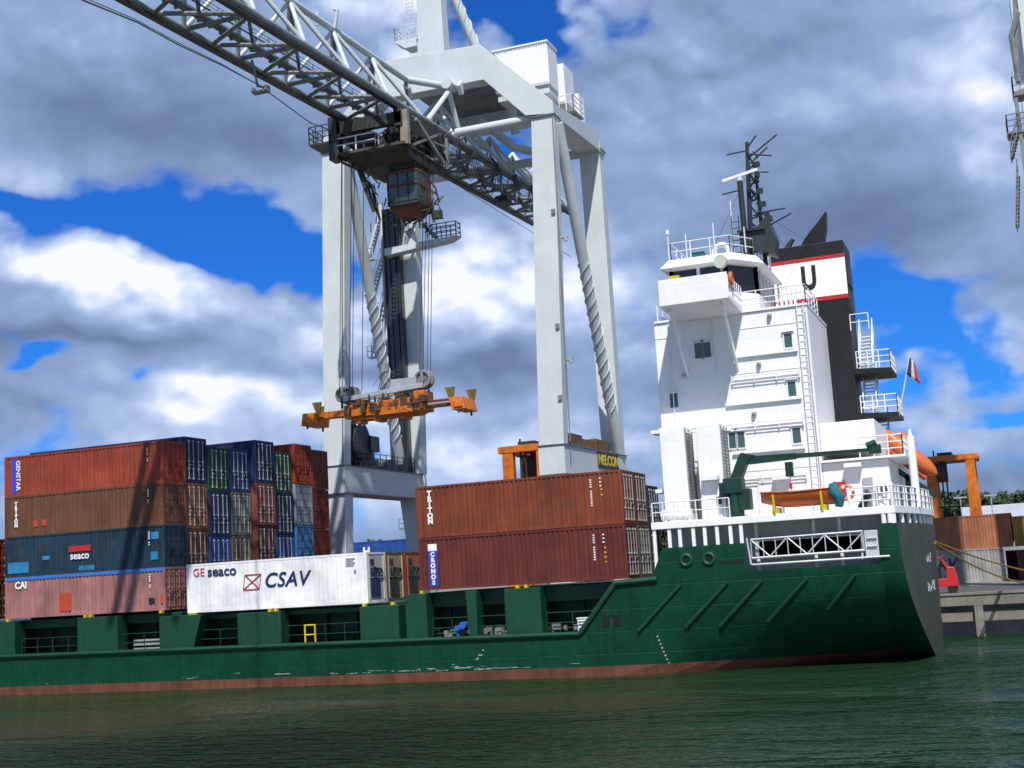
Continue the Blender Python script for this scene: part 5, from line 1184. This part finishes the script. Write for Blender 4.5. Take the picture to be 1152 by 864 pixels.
MB().rail([(-12.6,32,52.5),(-14.7,32,52.5),(-14.7,33.4,52.5)],1.2,(1,.66,.33),.7,.035).rail([(-12.9,30.0,48.2),(-14.9,30.0,48.2),(-14.9,32,48.2)],1.4,(1,.5),.9,.05).ladder((-13.1,32.3,48.0),(-13.2,32.3,52.3),(1,0,.2),.6).ladder((-13.4,32.4,52.5),(-13.3,32.4,60),(1,0,0),.6).build('mast_railing', CGREY, crane)
# machinery house
mh = MB().box(-4.75,.0,29.6,31.9,45.0,48.55); 
mho = mh.build('machinery_house', WHITE, crane)
cgm = MB(); n_ = 22
for i in range(n_): x = -4.75+4.75*i/n_; cgm.box(x+.02, x+.11, 29.52, 29.6, 45.15, 48.45)
cgm.box(-4.85,.08,29.45,32.0,48.55,48.68); cgm.build('wall_rib', WHITE, mho)
MB().box(-4.6,-.1,29.8,31.8,44.3,45.0).build('house_base', CGREY, crane)
MB().box(-1.6,-.1,34.0,36.6,44.9,48.3).box(-1.0,.2,36.8,38.4,43.4,46.5).build('machinery_house', WHITE, crane, bevel=.03)
MB().box(-1.4,.9,33.0,35.6,43.6,43.75).build('house_gallery', CGREYD, crane); MB().rail([(.85,33.0,43.75),(.85,35.6,43.75)],1.3,(1,.66,.33),.8,.045).rail([(-.4,33.0,43.75),(.85,33,43.75)],1.3,(1,.5),.8,.045).build('gallery_railing', WHITE2, crane)
# spreader hanging from the ropes
spr = thing('container_spreader', (-9.8, SY, 17.7), 'rusty orange container spreader hanging from the crane ropes above the white container', 'spreader')
RUSTY = paint('oily_rust', (.10,.05,.025), .6, .4, .2, .4)
mn = MB().box(-12.95,-6.6,SY-.75,SY+.75,17.55,18.45); mn.box(-12.3,-11.3,SY-.9,SY-.75,17.6,18.3); mn.box(-10.0,-7.4,SY-1.0,SY-.75,17.45,18.5); mn.box(-7.3,-6.5,SY-.85,SY+.85,17.5,18.95)
mn.prism([(-12.95,17.55),(-12.3,17.3),(-7.2,17.3),(-6.6,17.55)],'Y',SY-.6,SY+.6)
for x in (-12.2,-10.6,-8.6): mn.box(x,x+.5,SY-.6,SY+.6,17.1,17.31)
mn.build('main_frame', ORANGE, spr, bevel=.04, split=False)
for s_, x0, x1 in ((-1,-15.9,-12.9),(1,-6.6,-3.7)):
    MB().box(x0,x1,SY-.5,SY-.15,17.75,18.2).box(x0,x1,SY+.15,SY+.5,17.75,18.2).build('telescopic_beam', ORANGE if s_ < 0 else CABRED, spr, bevel=.015, split=False)
    if s_ > 0: MB().box(x0,x1,SY-.515,SY-.5,17.9,18.0).build('sliding_rail', GALV, spr)
    xe = -15.75 if s_ < 0 else -3.75; a = .3*s_
    MB().hexa([(xe-.5,SY-1.2,17.25),(xe+.5,SY-1.2,17.25),(xe+.5,SY+1.2,17.25),(xe-.5,SY+1.2,17.25)],[(xe-.55+a*-.6,SY-1.2,18.15),(xe+.45-a*.6,SY-1.2,18.15),(xe+.45-a*.6,SY+1.2,18.15),(xe-.55-a*.6,SY+1.2,18.15)]).box(xe-.35,xe+.35,SY-1.28,SY-1.2,17.4,17.9).build('end_beam', ORANGE, spr, bevel=.04, split=False)
    for y, xf in ((SY-1.1, xe+.9 if s_ < 0 else xe-.55), (SY+1.1, xe-.1 if s_ < 0 else xe+.15)):
        MB().hexa([(xf-.16,y-.06,18.1),(xf+.16,y-.06,18.1),(xf+.16,y+.06,18.1),(xf-.16,y+.06,18.1)],[(xf-.38,y-.2,18.85),(xf+.38,y-.2,18.85),(xf+.38,y-.08,18.85),(xf-.38,y-.08,18.85)]).build('guide_flipper', paint('dirty_yellow', (.22,.16,.03), .6, .4, .3, .5), spr)
    for y in (SY-1.15, SY+1.15): MB().tube((xe,y,17.0),(xe,y,17.3),.08,8).build('twist_lock', DARK, spr)
hb_ = MB().bar((-13.1,SY-.4,18.95),(-6.7,SY-.4,19.35),.3,.34).bar((-13.1,SY+.5,18.95),(-6.7,SY+.5,19.35),.3,.34); hb_.box(-9.2,-7.2,SY-.5,SY+.5,19.35,20.0); hd = hb_.build('head_block', GALV, spr, bevel=.02, split=False)
for x, zz, r_ in ((-13.2,19.35,.48),(-12.5,19.35,.40),(-6.75,19.8,.56)):
    MB().ring((x,SY-.35,zz),'Y',r_,.13,20,6).ring((x,SY+.25,zz),'Y',r_,.13,20,6).tube((x,SY-.3,zz),(x,SY+.2,zz),r_*.8,16).tube((x,SY-.46,zz),(x,SY+.3,zz),r_*.3,10).box(x-.09,x+.09,SY-.5,SY-.3,zz-r_,zz+r_).build('sheave', CGREYD, hd, split=False)
sh = MB()
for x in (-13.2,-12.6,-11.0,-9.9,-8.6,-7.2,-6.7): sh.bar((x,SY-.5,18.3),(x+.05,SY-.5,19.1),.14,.12); sh.bar((x,SY+.4,18.3),(x+.05,SY+.4,19.1),.14,.12)
sh.build('block_hanger', DARK, hd, split=False)
cp = MB(); rg = random.Random(4)
for i in range(34): x = rg.uniform(-12.9,-6.7); cp.box(x,x+rg.uniform(.1,.55),SY-1.02-rg.random()*.12,SY-.6+rg.random(),18.1+rg.uniform(-.55,.35),18.3+rg.uniform(-.3,.5))
for i in range(20): a = Vector((rg.uniform(-12.8,-6.8),SY-.95,rg.uniform(17.4,18.8))); cp.tube(a, a+Vector((rg.uniform(-.9,.9),rg.uniform(-.1,.1),rg.uniform(-.3,.3))), .045, 5)
cp.build('hydraulic_unit', RUSTY, spr, split=False)
MB().path([(-11.4,SY+1,19.9),(-10.6,SY+1,20.9),(-9.7,SY+1,20.8)],.03,5).tube((-10.2,SY+1,19.2),(-10.2,SY+1,21.5),.04,5).box(-10.4,-10.05,SY+.9,SY+1.1,20.9,21.5).build('signal_rod', CGREYD, hd, split=False)

# ================================================================ second crane at the right edge
c2 = thing('harbour_crane', (38, 27, QZ), 'second grey quay crane at the right edge of the picture, only stair landings showing', 'crane')
MB().box(35.55,37.5,26,27.2,QZ+1,62).build('leg', CGREY, c2, bevel=.04); MB().box(47.5,49.4,26,27.2,QZ+1,62).build('leg', CGREY, c2, bevel=.04)
MB().box(35.55,37.5,40,41.2,QZ+1,62).build('leg', CGREY, c2, bevel=.04); MB().box(47.5,49.4,40,41.2,QZ+1,62).build('leg', CGREY, c2, bevel=.04)
MB().box(35.2,37.9,25.9,41.3,12.9,15.1).box(47.1,49.8,25.9,41.3,12.9,15.1).build('sill_beam', CGREY, c2, bevel=.04)
MB().box(35.3,49.7,25.8,27.4,62,65).box(35.3,49.7,39.8,41.4,62,65).box(35.3,37.7,27.4,39.8,62,64).box(47.3,49.7,27.4,39.8,62,64).build('portal_girder', CGREY, c2, bevel=.04)
for xx in (36.5, 48.4):
    for yy in (26, 40): MB().box(xx-2.2,xx+2.2,yy,yy+1.2,QZ,QZ+1).build('bogie', DARK, c2)
MB().box(33.95,35.5,25.6,27.4,33.4,33.55).box(34.6,35.6,25.6,27.2,36.0,36.15).build('landing', CGREYD, c2)
MB().rail([(35.5,25.6,33.55),(33.95,25.6,33.55),(33.95,27.4,33.55)],1.2,(1,.66,.33),.7,.04).rail([(35.5,25.6,36.15),(34.6,25.6,36.15),(34.6,27,36.15)],1.2,(1,.5),.7,.04).build('landing_railing', CGREYD, c2)
MB().stair((34.0,26.2,31.7),(34.6,26.2,33.6),(0,1,0),1.4,8).stair((33.85,26.2,26.8),(34.3,26.2,30.6),(0,1,0),1.2,14).build('stair', CGREYD, c2)
MB().bar((34.7,25.8,36.1),(34.8,25.8,30.0),.25,.25).bar((34.6,25.8,36.2),(35.6,25.8,36.4),.25,.25).bar((35.5,26.4,44),(34.95,26.4,37.5),.3,.5).path([(35.5,26,42),(34.9,26,40.4),(35.0,26,37)],.2,6).build('landing_post', CGREYD, c2)

# ================================================================ straddle carriers, quay stuff
def straddle(x0, x1, y0, y1, zt0, label, leg_w=.7):
    s_ = thing('straddle_carrier', ((x0+x1)/2, (y0+y1)/2, QZ), label, 'straddle carrier', 'straddle carriers on the quay')
    for x in (x0+leg_w/2, x1-leg_w/2):
        for y in (y0, y1):
            MB().hexa([(x-leg_w*.62,y-.3,QZ+1.1),(x+leg_w*.62,y-.3,QZ+1.1),(x+leg_w*.62,y+.3,QZ+1.1),(x-leg_w*.62,y+.3,QZ+1.1)],[(x-leg_w*.45,y-.3,zt0),(x+leg_w*.45,y-.3,zt0),(x+leg_w*.45,y+.3,zt0),(x-leg_w*.45,y+.3,zt0)]).build('leg', ORANGE, s_, bevel=.03)
            MB().tube((x-.6,y-.25,QZ+.65),(x-.6,y+.25,QZ+.65),.65,16).tube((x+.8,y-.25,QZ+.65),(x+.8,y+.25,QZ+.65),.65,16).build('wheel', TYRE, s_)
    for y in (y0, y1): MB().box(x0-.3,x1+.3,y-.35,y+.35,zt0,zt0+.55).box(x0-.4,x1+.4,y-.3,y+.3,QZ+.75,QZ+1.35).build('side_beam', ORANGE, s_, bevel=.03)
    MB().box(x0-.1,x0+.9,y0+.35,y1-.35,zt0+.02,zt0+.45).box(x1-.9,x1+.1,y0+.35,y1-.35,zt0+.02,zt0+.45).build('cross_beam', ORANGE, s_)
    MB().box(x0+1.2,x0+2.6,y0+.4,y1-.4,zt0+.1,zt0+.9).tube((x0+.8,(y0+y1)/2,zt0+.5),(x0+.8,(y0+y1)/2,zt0+1.3),.09,6).build('engine_housing', DARK, s_)
    MB().box(x0+.8,x0+1.9,y1-1.4,y1-.4,zt0-1.9,zt0-.05).build('cab', CABRED, s_); MB().box(x0+.9,x0+1.8,y1-1.42,y1-1.4,zt0-1.3,zt0-.4).build('cab_window', GLASS, s_)
    f = MB()
    for x in (x0+1.5,x0+1.9): f.tube((x,y0+.1,QZ+1.2),(x,y0+.1,zt0),.09,6)
    f.tube((x0,y0-.2,QZ+7.2),(x1,y0-.2,QZ+7.2),.08,6); f.build('hoist_column', DARK, s_); return s_
straddle(-6.5, -2.6, 31.0, 35.0, 15.35, 'orange straddle carrier standing under the portal of the big grey crane', 1.0)
straddle(23.6, 28.35, 70, 74.5, 14.35, 'orange straddle carrier with slim legs on the quay behind the ship stern', .95)
GQ = 'containers stacked on the quay'
YQ = 55
def qc(x, z, h_, c, lb, y=YQ): return container(x, y, z, h_, c, lb, GQ, 'dull')
w_ = qc(18.0, QZ, HQ, 'dirty white', 'dirty white container on the quay at the foot of the red one', YQ)
text('lettering', 'CSAV', 1.3, TXTB, w_, (24.6, YQ-.03, QZ+1.7), (1,0,0), (0,0,1), .02, shear=.25)
r_ = qc(18.9, QZ+HQ+.01, HQ, 'quay red', 'long red container on top of the dirty white one on the quay', YQ)
qc(19.0, QZ+2*HQ+.03, H, 'dark brown', 'dark brown container far behind, its top peeping over the red one on the quay', YQ+2.6).location.z = QZ+HQ+.4
yq = qc(31.25, QZ+HQ+.01, H, 'yellow', 'yellow container on the quay right of the long red one', YQ+.3)
qc(31.3, QZ, H, 'dark brown', 'dark brown container under the yellow one on the quay', YQ+.3)
bq = qc(30.35, QZ, H, 'brick red', 'brick red container end standing right of the dirty white one', YQ+3.2)
bl_ = container(-36.1, 60, QZ+5.0, H, 'bright blue', 'bright blue container on the quay seen between the crane legs above the white one', GQ, 'dull')
container(-36.1, 60, QZ+2.42, H-.0, 'dark brown', 'brown container under the bright blue one behind the crane', GQ, 'dull').location.z = QZ+2.40
container(-37.2, 62.6, QZ+4.9, H, 'brick red', 'brown red container end peeping out left of the bright blue one', GQ, 'dull').location.z = QZ+4.7
text('lettering','H',1.2,TXTW,bl_,(-34.0,59.97,QZ+6.5),(1,0,0),(0,0,1),.06)
# distant lattice tower seen through the left portal
lt = thing('lattice_tower', (-34, 90, QZ), 'distant steel lattice tower seen between the left legs of the big crane', 'tower')
f = MB(); bx_, by_ = -41.5, 90
def cor(z, k): s_ = 1.5-.9*(z-QZ)/22; return (bx_+(-s_ if k in (0,3) else s_), by_+(-s_ if k < 2 else s_), z)
zs = [QZ+i*2.2 for i in range(11)]
for k in range(4):
    f.tube(cor(zs[0],k), cor(zs[-1],k), .12, 6)
    for a, b_ in zip(zs, zs[1:]): f.tube(cor(a,k), cor(b_,(k+1) % 4), .07, 5); f.tube(cor(b_,k), cor(b_,(k+1) % 4), .07, 5)
f.build('tower_frame', CGREYD, lt); MB().box(bx_-2,bx_+2,by_-2,by_+2,12.5,12.7).rail([(bx_-2,by_-2,12.7),(bx_+2,by_-2,12.7)],1.2,(1,.5),1,.05).build('tower_landing', CGREYD, lt)
# forklift
fk = thing('forklift', (26.7, 27.2, QZ), 'red forklift on the quay edge just behind the ship stern', 'forklift')
FR = paint('forklift_red', (.52,.03,.03), .4, .15, .1)
MB().prism([(25.6,QZ+.45),(27.55,QZ+.45),(27.55,QZ+.95),(27.35,QZ+1.75),(26.9,QZ+1.8),(26.85,QZ+1.0),(25.6,QZ+1.0)],'Y',26.4,27.7).build('body', FR, fk, bevel=.05)
MB().bar((26.95,26.5,QZ+1.7),(26.6,26.5,QZ+2.4),.1,.1).bar((26.95,27.6,QZ+1.7),(26.6,27.6,QZ+2.4),.1,.1).bar((25.6,26.5,QZ+1),(25.7,26.5,QZ+2.4),.1,.1).bar((25.6,27.6,QZ+1),(25.7,27.6,QZ+2.4),.1,.1).box(25.6,26.7,26.4,27.7,QZ+2.38,QZ+2.46).build('overhead_guard', FR, fk)
MB().box(26.0,26.5,26.7,27.4,QZ+1.0,QZ+1.7).build('seat', TYRE, fk); MB().box(25.35,25.5,26.6,26.7,QZ+.1,QZ+2.8).box(25.35,25.5,27.4,27.5,QZ+.1,QZ+2.8).build('mast', DARK, fk)
for x in (25.8,27.15):
    for y in (26.45,27.5): MB().tube((x,y,QZ+.33),(x,y+.2,QZ+.33),.33,16).build('wheel', TYRE, fk)
# mooring ropes
tag(MB().path(sag((27.35,9.2,6.0),(33.5,30,3.4),.25),.05,6).build('mooring_rope', TANROPE, origin=(27.35,9.2,6)), 'upper tan mooring rope from the ship stern to the quay', 'rope', 'mooring ropes at the stern')
tag(MB().path(sag((27.35,9.0,5.9),(33.0,30,2.75),.55),.05,6).build('mooring_rope', TANROPE, origin=(27.35,9.0,5.9)), 'lower tan mooring rope sagging from the ship stern to the quay', 'rope', 'mooring ropes at the stern')
# lamp posts near the warehouse
for x, lb in ((23.9,'slim pale lamp post standing left of the warehouse roof'),(28.2,'slim pale lamp post in front of the warehouse roof')):
    o = thing('lamp_post', (x,140,QZ), lb, 'lamp post', 'lamp posts by the warehouse'); MB().tube((x,140,QZ),(x,140,13.2),.11,6).build('post', GALV, o); MB().box(x-.9,x+.9,139.8,140.2,13.2,13.4).build('lamp_head', GALV, o)
